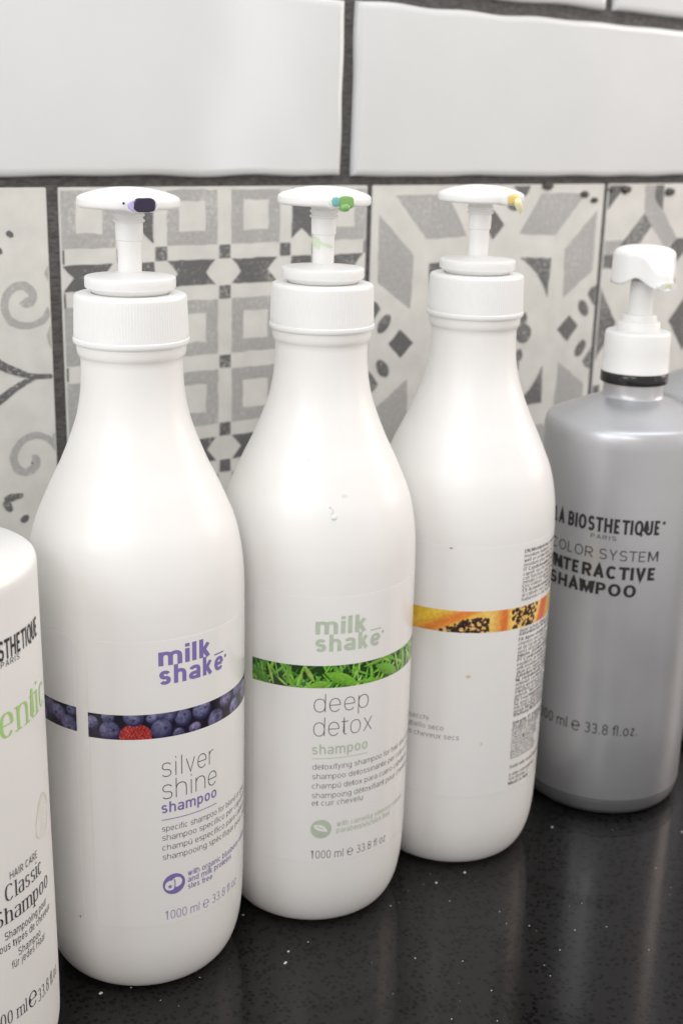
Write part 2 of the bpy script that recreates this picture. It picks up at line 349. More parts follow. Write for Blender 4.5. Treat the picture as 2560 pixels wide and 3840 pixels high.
class Ink:
    """pen strokes wrapped on a cylinder; every line, rule or icon becomes a mesh of its own"""
    def __init__(self, joined=False): self.V, self.F = [], []; self.k = 0; self.cut = []; self.joined = joined; self.unit = 0.0
    def mark(self, name): self.cut.append((len(self.V), len(self.F), name))
    def stroke(self, pts, wv, wh, fn):
        # split long pieces so that they follow the curve
        q = [pts[0]]
        for a, b in zip(pts, pts[1:]):
            d = abs(b[0] - a[0]); m = max(1, int(d / .07)) if abs(self.unit) < 1e-9 else max(1, int(d / self.unit))
            for i in range(1, m + 1): q.append((a[0] + (b[0] - a[0]) * i / m, a[1] + (b[1] - a[1]) * i / m))
        closed = len(q) > 6 and math.dist(q[0], q[-1]) < 1e-6
        P = []; N = len(q); self.k += 1
        for i in range(N):
            if closed: a, b = q[(i - 1) % (N - 1)], q[(i + 1) % (N - 1)]
            else: a, b = q[max(i - 1, 0)], q[min(i + 1, N - 1)]
            tx, ty = b[0] - a[0], b[1] - a[1]; l = math.hypot(tx, ty) or 1; nx, ny = -ty / l, tx / l
            h = .5 * math.sqrt((wv * nx) ** 2 + (wh * ny) ** 2)
            if 0 < i < N - 1 and not closed:      # mitre for corners
                u = (q[i][0] - a[0], q[i][1] - a[1]); v = (b[0] - q[i][0], b[1] - q[i][1])
                lu, lv = math.hypot(*u) or 1, math.hypot(*v) or 1
                c = (u[0] * v[0] + u[1] * v[1]) / lu / lv
                h /= max(.45, math.sqrt(max(0, (1 + c) / 2)))
            P.append(((q[i][0] + nx * h, q[i][1] + ny * h), (q[i][0] - nx * h, q[i][1] - ny * h)))
        b0 = len(self.V); eps = (self.k % 5) * 3e-6
        for l, r in P: self.V.append(fn(*l, eps)); self.V.append(fn(*r, eps))
        for i in range(N - 1): self.F.append((b0 + 2 * i + 1, b0 + 2 * i + 3, b0 + 2 * i + 2, b0 + 2 * i))
    def text(self, t, R, z, h, th0=None, th1=None, wv=.08, wh=.075, track=0.0, n=8, serif=False, asp=1.0, center=None, ref=C_, fit=None):
        """baseline z, h = height of capitals in metres; th0 / th1 give left and right ends in degrees"""
        self.mark('lettering'); S, w = lay(t, wv, wh, track, n, serif); sy = h / ref
        if fit: sx = (fit[1] - th0) / lay(fit[0], wv, wh, track, 2)[1]; t0 = th0
        elif th0 is not None and th1 is not None: sx = (th1 - th0) / w; t0 = th0
        else:
            sx = sy * asp / (R(z) if callable(R) else R) * 180 / math.pi
            t0 = th0 if th0 is not None else (th1 - w * sx if th1 is not None else center - w * sx / 2)
        fn = lambda x, y, e: cyl((R(z + y * sy) if callable(R) else R) + e, t0 + x * sx, z + y * sy)
        for s in S: self.stroke(s, wv, wh, fn)
        return t0 + w * sx
    def rule(self, R, z, th0, th1, t):
        self.mark('rule')
        n = max(2, int(abs(th1 - th0) / 1.5)); b0 = len(self.V)
        for i in range(n + 1):
            a = th0 + (th1 - th0) * i / n; self.V += [cyl(R, a, z + t / 2), cyl(R, a, z - t / 2)]
        for i in range(n): self.F.append((b0 + 2 * i + 1, b0 + 2 * i + 3, b0 + 2 * i + 2, b0 + 2 * i))
    def poly(self, R, pts):
        """filled outline, pts = (theta, z)"""
        self.mark('icon'); b0 = len(self.V); cx = sum(p[0] for p in pts) / len(pts); cz = sum(p[1] for p in pts) / len(pts)
        n = len(pts); self.V.append(cyl(R, cx, cz)); K = (.2, .4, .6, .8, 1.0)
        q = []                                   # outline split so that it follows the curve
        for a, b in zip(pts, pts[1:] + pts[:1]):
            m = max(1, int(abs(b[0] - a[0]) / 1.2)); q += [(a[0] + (b[0] - a[0]) * t / m, a[1] + (b[1] - a[1]) * t / m) for t in range(m)]
        n = len(q)
        for f in K: self.V += [cyl(R, cx + (p[0] - cx) * f, cz + (p[1] - cz) * f) for p in q]
        for i in range(n):
            i2 = (i + 1) % n; self.F.append((b0, b0 + 1 + i2, b0 + 1 + i))
            for r in range(len(K) - 1): self.F.append((b0 + 1 + r * n + i, b0 + 1 + r * n + i2, b0 + 1 + (r + 1) * n + i2, b0 + 1 + (r + 1) * n + i))
    def disc(self, R, th, z, r, n=28, ry=None):
        k = 180 / math.pi / (R(z) if callable(R) else R)
        self.poly(R, [(th + r * k * math.cos(2 * math.pi * i / n), z + (ry or r) * math.sin(2 * math.pi * i / n)) for i in range(n)])
    def build(self, name, m, parent):
        if self.joined or not self.cut:
            o = mesh(name, self.V, self.F, m, parent, smooth=False)
            if self.joined: o['kind'] = 'stuff'
            return o
        cut = self.cut + [(len(self.V), len(self.F), '')]
        for (v0, f0, nm), (v1, f1, _) in zip(cut, cut[1:]):
            o = mesh(nm if name == 'lettering' else name, self.V[v0:v1], [tuple(i - v0 for i in f) for f in self.F[f0:f1]], m, parent, smooth=False)
        return o

# ------------------------------------------------------------------ setting: counter
def box_bm(x0, x1, y0, y1, z0, z1, bev=0.0, seg=2):
    bm = bmesh.new(); bmesh.ops.create_cube(bm, size=1)
    bmesh.ops.scale(bm, vec=(x1 - x0, y1 - y0, z1 - z0), verts=bm.verts)
    bmesh.ops.translate(bm, vec=((x0 + x1) / 2, (y0 + y1) / 2, (z0 + z1) / 2), verts=bm.verts)
    if bev: bmesh.ops.bevel(bm, geom=list(bm.edges), offset=bev, segments=seg, affect='EDGES', profile=.5)
    return bm
counter = bm_obj('counter', box_bm(-.75, 1.0, -.62, -.0005, -.03, 0, .002), M['counter'], smooth=False)
counter['kind'] = 'structure'; counter['label'] = 'black speckled stone counter top under the bottles'

# ------------------------------------------------------------------ setting: tiled wall
T = .2
wall = bm_obj('wall', box_bm(-.45, 1.0, .0007, .03, -.03, 1.28), M['grout'], smooth=False)
wall['kind'] = 'structure'; wall['label'] = 'tiled wall with dark grey grout behind the bottles'
def wob(seed, amp, waves):
    rs = random.Random(seed); k = [(rs.uniform(*waves), rs.uniform(0, 6.28), rs.uniform(.5, 1)) for _ in range(6)]
    return lambda s: amp * sum(a * math.sin(f * s + p) for f, p, a in k) / 3
def white_tile(x0, x1, z0, z1, seed):
    rs = random.Random(seed)
    e = [0, .0004, .0009, .0018, .005, .010]
    def axis(a, b, st):
        n = max(2, int((b - a - .02) / st)); mid = [a + .010 + (b - a - .020) * i / n for i in range(1, n)]
        return [a + k for k in e] + mid + [b - k for k in reversed(e)]
    xs, zs = axis(x0, x1, .006), axis(z0, z1, .006)
    wl, wr = wob(seed + 1, .0006, (40, 160)), wob(seed + 2, .0006, (40, 160))
    wb, wt = wob(seed + 3, .0009, (25, 140)), wob(seed + 4, .0010, (20, 120))
    us = [(rs.uniform(15, 60), rs.uniform(5, 40), rs.uniform(0, 6.28), rs.uniform(.3, 1)) for _ in range(7)]
    V, F = [], []
    for z in zs:
        for x in xs:
            fx, fz = (x - x0) / (x1 - x0), (z - z0) / (z1 - z0)
            X_ = x + wl(z) * (1 - fx) ** 6 + wr(z) * fx ** 6
            Z_ = z + wb(x) * (1 - fz) ** 6 + wt(x) * fz ** 6
            d = min(x - x0, x1 - x, z - z0, z1 - z)
            y = -.0036 + .0056 * max(0, 1 - d / .0018) ** 2.4 + .00016 * math.exp(-d / .010)
            y += .00034 * sum(a * math.sin(p * x + q * z + f) for p, q, f, a in us) / 2.2 * min(1, d / .004)
            V.append((X_, y, Z_))
    nx = len(xs)
    for j in range(len(zs) - 1):
        for i in range(nx - 1): F.append((j * nx + i, j * nx + i + 1, (j + 1) * nx + i + 1, (j + 1) * nx + i))
    return mesh('tile', V, F, M['glaze'], wall)
ZW0, ZW1, ZW2 = ZC + .0052, ZC + .1045, ZC + .1122
white_tile(-.122, .1785, ZW0, ZW1, 3); white_tile(.1868, .487, ZW0 - .0004, ZW1, 11); white_tile(-.43, -.129, ZW0, ZW1, 23); white_tile(.494, .794, ZW0, ZW1, 29)
white_tile(.088, .3885, ZW2, ZW2 + .1, 37); white_tile(.3958, .696, ZW2 - .0004, ZW2 + .1, 41); white_tile(-.22, .080, ZW2, ZW2 + .1, 43)
white_tile(-.43, -.228, ZW2, ZW2 + .1, 44); white_tile(.7035, .99, ZW2, ZW2 + .1, 45)
for row in range(7):
    z_ = ZW2 + .1075 * (row + 1); x_ = -.43 + (.121 if row % 2 else .02)
    white_tile(-.44, x_ - .0075, z_, z_ + .1, 60 + row)
    while x_ < .98:
        white_tile(x_, min(x_ + .3, .99), z_, z_ + .1, int(70 + row * 9 + x_ * 40)); x_ += .3075

# printed patterns, in tile units (u to the right, v down)
def ell(cu_, cv_, ru, rv, ang=0, n=16):
    a = rad(ang); return [(cu_ + ru * math.cos(t) * math.cos(a) - rv * math.sin(t) * math.sin(a), cv_ + ru * math.cos(t) * math.sin(a) + rv * math.sin(t) * math.cos(a)) for t in [2 * math.pi * i / n for i in range(n)]]
def rect(u0, v0, u1, v1): return [(u0, v0), (u1, v0), (u1, v1), (u0, v1)]
def ribbon(pts, w0, w1=None):
    """list of quads following a curve"""
    w1 = w1 or w0; q = []; n = len(pts)
    L, R = [], []
    for i in range(n):
        a, b = pts[max(i - 1, 0)], pts[min(i + 1, n - 1)]; tx, ty = b[0] - a[0], b[1] - a[1]; l = math.hypot(tx, ty) or 1
        w = (w0 + (w1 - w0) * i / (n - 1)) / 2
        L.append((pts[i][0] - ty / l * w, pts[i][1] + tx / l * w)); R.append((pts[i][0] + ty / l * w, pts[i][1] - tx / l * w))
    return [L + R[::-1]]
def spl(pts, sub=5): return [(a, b) for a, b in _cr(pts, sub)]
def _cr(P, sub):
    P = [np.array(p, float) for p in P]; out = []
    for i in range(len(P) - 1):
        p0 = P[max(i - 1, 0)]; p1 = P[i]; p2 = P[i + 1]; p3 = P[min(i + 2, len(P) - 1)]
        for k in range(sub):
            t = k / sub; out.append(tuple(.5 * ((2 * p1) + (p2 - p0) * t + (2 * p0 - 5 * p1 + 4 * p2 - p3) * t * t + (3 * p1 - p0 - 3 * p2 + p3) * t ** 3)))
    out.append(tuple(P[-1])); return out
def pat_squares():
    g, d, base = [], [], []
    bl = [(.004, .160), (.317, .476), (.523, .685), (.841, .996)]; bands = [(.203, .274), (.727, .798)]; cs = [.182, .297, .5, .704, .818]
    for i, (a, b) in enumerate(bl):
        for j, (c, e) in enumerate(bl):
            k = .038
            la, lb, lc, le = (a + .042 if i == 0 else a + k), (b - .042 if i == 3 else b - k), (c + .034 if j == 0 else c + k), (e - .03 if j == 3 else e - k)
            g += [rect(a, c + (.006 if j == 0 else 0), b, lc), rect(a, le, b, e), rect(a, lc, la, le), rect(lb, lc, b, le)]
        for c, e in bands:
            m = (c + e) / 2
            for (p, q, tr) in ((a, b, 0), (a, b, 1)):
                pts = [(p, c), (q - .008, c), (q - .040, m), (q - .008, e), (p, e), (p + .032, m)]
                d.append([(y, x) for x, y in pts] if tr else pts)
    for c, e in bands:
        for c2, e2 in bands: d.append(rect(c, c2, e, e2))
    for a in cs:
        for b in cs: d.append(rect(a - .018, b - .019, a + .018, b + .019))
    for b in cs: d += [rect(.0005, b - .019, .010, b + .019), rect(.990, b - .019, .9995, b + .019)]
    return g, d
def sym(p): return [p, [(1 - u, v) for u, v in p], [(u, 1 - v) for u, v in p], [(1 - u, 1 - v) for u, v in p]]
def tr(p): return [(v, u) for u, v in p]
def pat_rosette():
    g, d = [], []
    A = [(.088, .030), (.297, .030), (.386, .162), (.218, .169)]
    g += sym(A) + sym(tr(A))
    arcp = [(.5 + .287 * math.cos(t), .5 - .287 * math.sin(t)) for t in [rad(24.5 + (65 - 24.5) * i / 8) for i in range(9)]]
    d += sym([(.767, .246)] + arcp)
    dia = [(.080, .492), (.125, .449), (.180, .497), (.129, .541)]
    d += [dia, [(1 - u, v) for u, v in dia], tr(dia), [(u, 1 - v) for u, v in tr(dia)]]
    o = ell(.060, .428, .020, .034, 38)
    d += sym(o) + sym(tr(o))
    f = [(.0005, .350), (.030, .360), (.044, .380), (.020, .410), (.0005, .425)]
    d += sym(f) + sym(tr(f))
    for k in range(8): d.append(ell(.5 + .16 * math.cos(rad(45 * k)), .5 + .16 * math.sin(rad(45 * k)), .036, .034, 0))
    for k in range(8): d.append(ell(.5 + .165 * math.cos(rad(45 * k + 27)), .5 + .165 * math.sin(rad(45 * k + 27)), .016, .022, 0))
    return g, d
def pat_lattice():
    g = [[(.186, .004), (.243, .004), (.239, .051), (.288, .095), (.379, .197), (.322, .233), (.237, .150), (.194, .104)], [(.0005, .195), (.098, .197), (.055, .246), (.0005, .246)],
         [(.33, .712), (.9995, .712), (.9995, .9995), (.33, .9995)]]
    d = [[(.0005, .004), (.086, .004), (.0005, .093)], [(.243, .004), (.285, .004), (.288, .095), (.239, .051)],
         [(.194, .104), (.237, .150), (.10, .293), (.0005, .293), (.0005, .246), (.055, .246)],
         [(.379, .197), (.47, .197), (.47, .205), (.385, .285), (.330, .238)], [(.0005, .360), (.093, .492), (.0005, .626)],
         [(.378, .502), (.47, .40), (.562, .502), (.47, .62)], [(.0005, .716), (.035, .716), (.035, .79), (.0005, .79)]]
    m = [[(1 - u, v) for u, v in p] for p in d if max(u for u, v in p) < .45]
    return g, d + m
def pat_scroll():
    g, d = [], []
    s1 = spl([(.997, .312), (.975, .345), (.926, .357), (.884, .338), (.871, .297), (.888, .262), (.925, .250), (.949, .272), (.944, .293), (.930, .296), (.922, .288)])
    s2 = spl([(.997, .694), (.972, .668), (.940, .657), (.902, .668), (.876, .706), (.883, .742), (.908, .756), (.932, .746), (.938, .726), (.926, .722)])
    g += ribbon(s1, .017, .026) + ribbon(s2, .017, .026)
    g += [[(.9995, .20), (.985, .222), (.9995, .245)], [(.9995, .36), (.985, .385), (.988, .41), (.9995, .42)], [(.9995, .655), (.988, .66), (.99, .70), (.9995, .71)]]
    d += ribbon(spl([(.9995, .498), (.94, .494), (.90, .480), (.85, .455), (.79, .415), (.70, .38)]), .010, .034)
    d += ribbon(spl([(.945, .498), (.90, .516), (.845, .551), (.79, .595), (.70, .63)]), .012, .032)
    d += [ell(.895, .117, .011, .008, 30), ell(.864, .159, .010, .008, 30), ell(.898, .889, .013, .010, -30), ell(.862, .823, .020, .011, -10), ell(.852, .845, .011, .020, -30), ell(.88, .822, .018, .009, -8)]
    mg = [[(1 - u, v) for u, v in p] for p in g]; md = [[(1 - u, v) for u, v in p] for p in d]
    return g + mg, d + md
def pat_tile(x0, z1, pat, seed, z0=None):
    """one square tile with bevelled edges; the print lies 0.12 mm proud of its face"""
    z0 = z0 if z0 is not None else z1 - T
    t = bm_obj('tile', box_bm(x0, x0 + T, 0, .010, z0, z1, .0008, 2), M['stone'], wall, smooth=False)
    rs = random.Random(seed); g, d = pat()
    for name, ps, m, lift in (('printed_grey_shapes', g, M['pgrey'], .00012), ('printed_dark_shapes', d, M['pdark'], .00020)):
        bm = bmesh.new()
        for k, p in enumerate(ps):
            q = []
            for a, b in zip(p, p[1:] + p[:1]):
                n = max(1, int(math.dist(a, b) / .02))
                for i in range(n):
                    u, v = a[0] + (b[0] - a[0]) * i / n, a[1] + (b[1] - a[1]) * i / n
                    j = .0011 if n > 1 else .0006
                    q.append((min(max(u + rs.gauss(0, j), .005), .995), min(max(v + rs.gauss(0, j), .005), .995)))
            vs = [bm.verts.new((x0 + u * T, -lift - (k % 7) * 4e-6, z1 - v * T)) for u, v in q]
            try: bm.faces.new(vs)
            except ValueError: pass
        bmesh.ops.recalc_face_normals(bm, faces=bm.faces)
        for f in bm.faces:
            if f.normal.y > 0: f.normal_flip()
        if z0 > z1 - T + 1e-6:
            bmesh.ops.bisect_plane(bm, geom=list(bm.verts) + list(bm.edges) + list(bm.faces), plane_co=(0, 0, z0 + .001), plane_no=(0, 0, -1), clear_outer=True)
        bm_obj(name, bm, m, t, smooth=False)
    return t
XP = [-.2064, 0, .2036, .4070]
pat_tile(XP[0], ZC, pat_scroll, 1); pat_tile(XP[1], ZC, pat_squares, 2); pat_tile(XP[2], ZC, pat_rosette, 3); pat_tile(XP[3], ZC, pat_lattice, 4)
pat_tile(-.4128, ZC, pat_rosette, 5); pat_tile(.6104, ZC, pat_squares, 6)
for i, (x, p) in enumerate(((-.4128, pat_squares), (-.2064, pat_lattice), (0, pat_rosette), (.2036, pat_scroll), (.4070, pat_squares), (.6104, pat_rosette))):
    pat_tile(x, ZC - T - .0036, p, 20 + i, z0=.0006)
# lumps of grout left on the upper edge of the right-hand tiles
rs = random.Random(5)
for (x, dz, s) in ((.306, -.004, .0042), (.349, -.001, .0048), (.384, -.007, .0040), (.394, -.011, .0034), (.410, -.004, .0030), (.424, -.004, .0052), (.470, -.006, .0050), (.500, -.006, .0032)):
    bm = bmesh.new(); bmesh.ops.create_icosphere(bm, subdivisions=3, radius=1)
    f = [rs.uniform(2, 5) for _ in range(3)]
    for v in bm.verts:
        k = 1 + .22 * math.sin(f[0] * v.co.x + f[1] * v.co.z * 2) * math.cos(f[2] * v.co.y + v.co.x * 3)
        v.co = Vector((v.co.x * s * 1.0 * k + x, v.co.y * s * .35 * k - .0002, v.co.z * s * .55 * k + ZC + dz))
    bm_obj('grout_lump', bm, M['grout'], wall)

# ------------------------------------------------------------------ printed photo bands
def grid_noise(sh, cell, rng):
    h, w = sh; gh, gw = int(h / cell) + 3, int(w / cell) + 3; g = rng.random((gh, gw))
    y, x = np.arange(h) / cell, np.arange(w) / cell; yi, xi = y.astype(int), x.astype(int); fy, fx = (y - yi)[:, None], (x - xi)[None]
    fy, fx = fy * fy * (3 - 2 * fy), fx * fx * (3 - 2 * fx)
    a, b, c, d = g[yi][:, xi], g[yi][:, xi + 1], g[yi + 1][:, xi], g[yi + 1][:, xi + 1]
    return (a * (1 - fx) + b * fx) * (1 - fy) + (c * (1 - fx) + d * fx) * fy
def band(R, th0, th1, z0, z1, paint, parent, seed=0):
    Rf, R = R, .0444; st = .00017; w = int((th1 - th0) * math.pi / 180 * R / st); h = int((z1 - z0) / st)
    s = np.linspace(0, (th1 - th0) * math.pi / 180 * R * 1000, w + 1); q = np.linspace(0, (z1 - z0) * 1000, h + 1)
    SX, SY = np.meshgrid(s, q)
    col = paint(SX, SY, np.random.default_rng(seed), R, th0)
    th = np.radians(np.linspace(th0, th1, w + 1)); zz = np.linspace(z0, z1, h + 1)
    TH, ZZ = np.meshgrid(th, zz)
    RR = np.array([Rf(z) for z in zz])[:, None]
    V = np.stack([RR * np.sin(TH), -RR * np.cos(TH), ZZ], -1).reshape(-1, 3)
    i = np.arange((h) * (w + 1)).reshape(h, w + 1)[:, :-1].ravel()
    F = np.stack([i, i + 1, i + w + 2, i + w + 1], 1)
    o = mesh('printed_band', V.tolist(), F.tolist(), M['photo'], parent)
    at = o.data.color_attributes.new('print', 'FLOAT_COLOR', 'POINT')
    at.data.foreach_set('color', np.concatenate([np.clip(col, 0, 1).reshape(-1, 3), np.ones((len(V), 1))], 1).astype(np.float32).ravel())
    return o
def mixc(col, m, c): return col * (1 - m[..., None]) + np.asarray(c) * m[..., None]
def berries(lst, z0, rasp=None):
    def paint(X_, Y_, rng, R, th0):
        col = np.zeros(X_.shape + (3,)) + (.012, .010, .022)
        n1 = grid_noise(X_.shape, 5, rng); n2 = grid_noise(X_.shape, 16, rng); n3 = grid_noise(X_.shape, 3, rng)
        col = mixc(col, np.clip(n2 - .45, 0, 1) * .5, (.09, .04, .10))
        if rasp:
            th, z, rx, ry = rasp; cx, cy = (th - th0) * math.pi / 180 * R * 1000, z - z0 * 1000
            dx, dy = (X_ - cx) / rx, (Y_ - cy) / ry; d = (np.abs(dx) ** 2.1 + np.abs(dy) ** 2.1); m = np.clip((1 - d) * 7, 0, 1)
            cell = (.5 + .5 * np.cos(X_ * 4.4 + np.sin(Y_ * 2.6) * 1.5) * np.cos(Y_ * 4.6 + np.sin(X_ * 2.1))) ** 1.4
            c = np.array((.22, .010, .012)) + np.array((.40, .075, .06)) * (cell[..., None] * (.5 + n1[..., None])) + np.array((.35, .25, .2)) * np.clip(n3 - .78, 0, 1)[..., None] * 2
            col = col * (1 - m[..., None]) + c * m[..., None]
        for th, z, rx, ry in lst:
            cx, cy = (th - th0) * math.pi / 180 * R * 1000, z - z0 * 1000
            dx, dy = (X_ - cx) / rx, (Y_ - cy) / ry; d = np.sqrt(dx * dx + dy * dy)
            m = np.clip((1 - d) * 9, 0, 1); lit = np.clip(.62 - .42 * dx * .4 + .45 * dy - .65 * d ** 3, 0, 1)
            bloom = np.clip(lit * rng.uniform(.55, 1.05) * (.35 + .9 * n1) * (.35 + 1.0 * n2), 0, 1)
            c = np.array((.030, .026, .085)) * (1 - bloom[..., None]) + np.array((.36, .38, .62)) * bloom[..., None]
            pk = np.clip(n2 - .6, 0, 1)[..., None] * 1.1; c = c * (1 - pk) + np.array((.26, .12, .30)) * pk
            ca = rng.uniform(0, 6.28); ex, ey = dx - .35 * math.cos(ca), dy - .35 * math.sin(ca)
            r2 = np.sqrt(ex * ex + ey * ey); star = .20 + .07 * np.cos(5 * np.arctan2(ey, ex) + ca)
            k = np.clip((star - r2) * 14, 0, 1) * .8; c = c * (1 - k[..., None]) + np.array((.02, .012, .03)) * k[..., None]
            col = col * (1 - m[..., None]) + c * m[..., None]
        return col
    return paint
def leaves(polys, z0):
    def paint(X_, Y_, rng, R, th0):
        col = np.zeros(X_.shape + (3,)) + (.018, .055, .010)
        W_ = X_.max(); k = math.pi / 180 * R * 1000; nz = grid_noise(X_.shape, 4, rng)
        def leaf(x0, y0, x1, y1, wd, base, vein=True):
            nonlocal col
            L = math.hypot(x1 - x0, y1 - y0); tx, ty = (x1 - x0) / L, (y1 - y0) / L
            s = ((X_ - x0) * tx + (Y_ - y0) * ty) / L; t = (-(X_ - x0) * ty + (Y_ - y0) * tx)
            hw = wd * np.clip(np.sin(np.pi * np.clip(s, 0, 1)), 0, 1) ** .75
            m = np.clip((hw - np.abs(t)) * 9, 0, 1) * ((s > 0) & (s < 1))
            sh = .72 + .45 * np.clip(t / (wd + .01), -1, 1) * .5 + .28 * nz
            c = np.asarray(base) * sh[..., None]
            if vein: c = c * (1 + .45 * np.clip(1 - np.abs(t) / .10, 0, 1)[..., None])
            sd = np.clip((hw + .25 - np.abs(t)) * 3, 0, 1) * ((s > -.02) & (s < 1.02)) * .55
            col = col * (1 - sd[..., None]) + col * .5 * sd[..., None]
            col = col * (1 - m[..., None]) + c * m[..., None]
        pal = [(.10, .30, .035), (.06, .20, .025), (.17, .40, .05), (.26, .46, .09), (.12, .34, .03), (.20, .44, .05), (.045, .15, .03)]
        for i in range(260):
            x, y = rng.uniform(-2, W_ + 2), rng.uniform(-1, 11.5); a = rng.choice([1, -1]) * math.radians(rng.uniform(25, 85)); L = rng.uniform(5, 11)
            leaf(x - L / 2 * math.cos(a), y - L / 2 * math.sin(a), x + L / 2 * math.cos(a), y + L / 2 * math.sin(a), rng.uniform(.35, .85), np.array(pal[rng.integers(len(pal))]) * rng.uniform(1.0, 1.8))
        for a, b, wd, base in polys:
            leaf((a[0] - th0) * k, a[1] - z0 * 1000, (b[0] - th0) * k, b[1] - z0 * 1000, wd, base)
        return col
    return paint
def papaya(X_, Y_, rng, R, th0):
    k = math.pi / 180 * R * 1000; th = th0 + X_ / k; n = grid_noise(X_.shape, 6, rng); n2 = grid_noise(X_.shape, 2.5, rng)
    H = Y_.max(); y = Y_ / H
    # left slice: oblique bands of rind, orange flesh, golden edge and seeds
    q = (th + 71) / 49 + (y - .5) * -.55
    col = np.zeros(X_.shape + (3,)) + (.80, .52, .05)
    def step(e, w=.03): return np.clip((q - e) / w, 0, 1)
    col = mixc(col, step(.02, .10), (.90, .60, .07)); col = mixc(col, step(.16, .14), (.84, .46, .07)); col = mixc(col, step(.30, .14), (.80, .24, .05))
    col = mixc(col, step(.50, .12), (.85, .36, .06)); col = mixc(col, step(.60, .06), (.88, .56, .12))
    sm = np.clip((q - .68) / .03, 0, 1) * (th < -22.3)
    sm = np.clip((th + 54 - 26 * (y - .02) * 1.1) / 3, 0, 1) * np.clip((.74 - y) * 8 + (th + 26) * .02, 0, 1) * (th < -22.3)
    # right slice, cut face on
    rt = np.clip((th + 22.6) / .5, 0, 1); c2 = np.zeros_like(col) + (.88, .60, .16)
    c2 = mixc(c2, np.clip((th + 20) / 4, 0, 1), (.83, .42, .09)); c2 = mixc(c2, np.clip((th + 15.5) / 3, 0, 1), (.78, .20, .05))
    c2 = mixc(c2, np.clip((th + 10.0) / 2.5, 0, 1), (.90, .60, .14))
    c2 = mixc(c2, np.clip((th - 17.5 - 5 * (y - .5)) / 1.5, 0, 1), (.75, .16, .05)); c2 = mixc(c2, np.clip((th - 27 - 5 * (y - .5)) / 3, 0, 1), (.80, .42, .08)); c2 = mixc(c2, np.clip((th - 34) / 3, 0, 1), (.66, .58, .10))
    col = col * (1 - rt[..., None]) + c2 * rt[..., None]
    sm2 = np.clip((th + 6.5) / 2, 0, 1) * np.clip((15.5 + 4 * (y - .5) - th) / 2, 0, 1)
    col *= (.86 + .28 * n)[..., None]
    for reg, num in ((sm, 150), (sm2, 120)):
        ys, xs = np.nonzero(reg > .5)
        if len(ys) == 0: continue
        for i in rng.integers(0, len(ys), num):
            cx, cy = X_[ys[i], xs[i]], Y_[ys[i], xs[i]]; r = rng.uniform(.75, 1.15); dx, dy = (X_ - cx) / r, (Y_ - cy) / r; d = np.sqrt(dx * dx + dy * dy)
            m = np.clip((1 - d) * 4, 0, 1) * .96
            if rng.random() < .14: c = np.array((.85, .50, .22)) * np.ones_like(col)
            else: c = np.array((.030, .016, .012)) * (1 + 9 * np.clip(.55 - np.sqrt((dx + .3) ** 2 + (dy - .35) ** 2), 0, 1)[..., None])
            col = col * (1 - m[..., None]) + c * m[..., None]
    return col

# ------------------------------------------------------------------ white pump bottles
BODY = [(.0, .0016), (.026, .0014), (.0300, .0002), (.0335, .0003), (.0375, .0030), (.0408, .0095), (.0428, .0185), (.0437, .0300), (.0441, .0500), (.0443, .0900), (.0444, .1330), (.0443, .1700), (.0437, .1822),
        (.0424, .1912), (.0404, .1993), (.0375, .2066), (.0336, .2153), (.0292, .2243), (.0256, .2330), (.0227, .2412), (.0210, .2488), (.0201, .2565), (.0199, .2645)]
LIP = [(.0199, .2645), (.0202, .2660), (.0209, .2672), (.0213, .2690), (.0213, .2720), (.0205, .2730)]
_prof = [p for p in refine(BODY, 5) if p[1] > .0004 and p[0] > .034]
_pz, _pr = np.array([p[1] for p in _prof]), np.array([p[0] for p in _prof])
_full = refine(BODY, 5)[10:]; _fz, _fr = np.array([p[1] for p in _full]), np.array([p[0] for p in _full])
def body_r(z): return float(np.interp(z, _fz, _fr))
def lift(e): return lambda z: body_r(z) + e
def label_sheet(th0, th1, z0, z1, parent, rc=.004, off=.00005, m=None):
    """film of 0.16 mm with rounded corners, wrapped on the body"""
    R = .0443; w = (th1 - th0) * math.pi / 180 * R; nx = max(8, int((th1 - th0) / 2)); V, F = [], []
    xs = sorted(set([0, .0004, .001, .002, .003, rc] + [rc + (w - 2 * rc) * i / nx for i in range(1, nx)] + [w - k for k in (0, .0004, .001, .002, .003, rc)]))
    nz = 24; n = len(xs)
    def ins(x):
        d = min(x, w - x); return rc - math.sqrt(max(0, rc * rc - (rc - d) ** 2)) if d < rc else 0
    for x in xs:
        k = ins(x); a, b = z0 + k, z1 - k; th = th0 + x / R * 180 / math.pi
        V.append(cyl(body_r(a) - .0001, th, a))
        for j in range(nz + 1):
            z = a + (b - a) * j / nz; edge = x in (xs[0], xs[-1])
            V.append(cyl(body_r(z) + (off if not edge else -.0001), th, z))
        V.append(cyl(body_r(b) - .0001, th, b))
    q = nz + 3
    for i in range(n - 1):
        for j in range(q - 1): F.append((i * q + j, (i + 1) * q + j, (i + 1) * q + j + 1, i * q + j + 1))
    o = mesh('label', V, F, m or M['label'], parent); o.data.set_sharp_from_angle(angle=rad(40)); return o
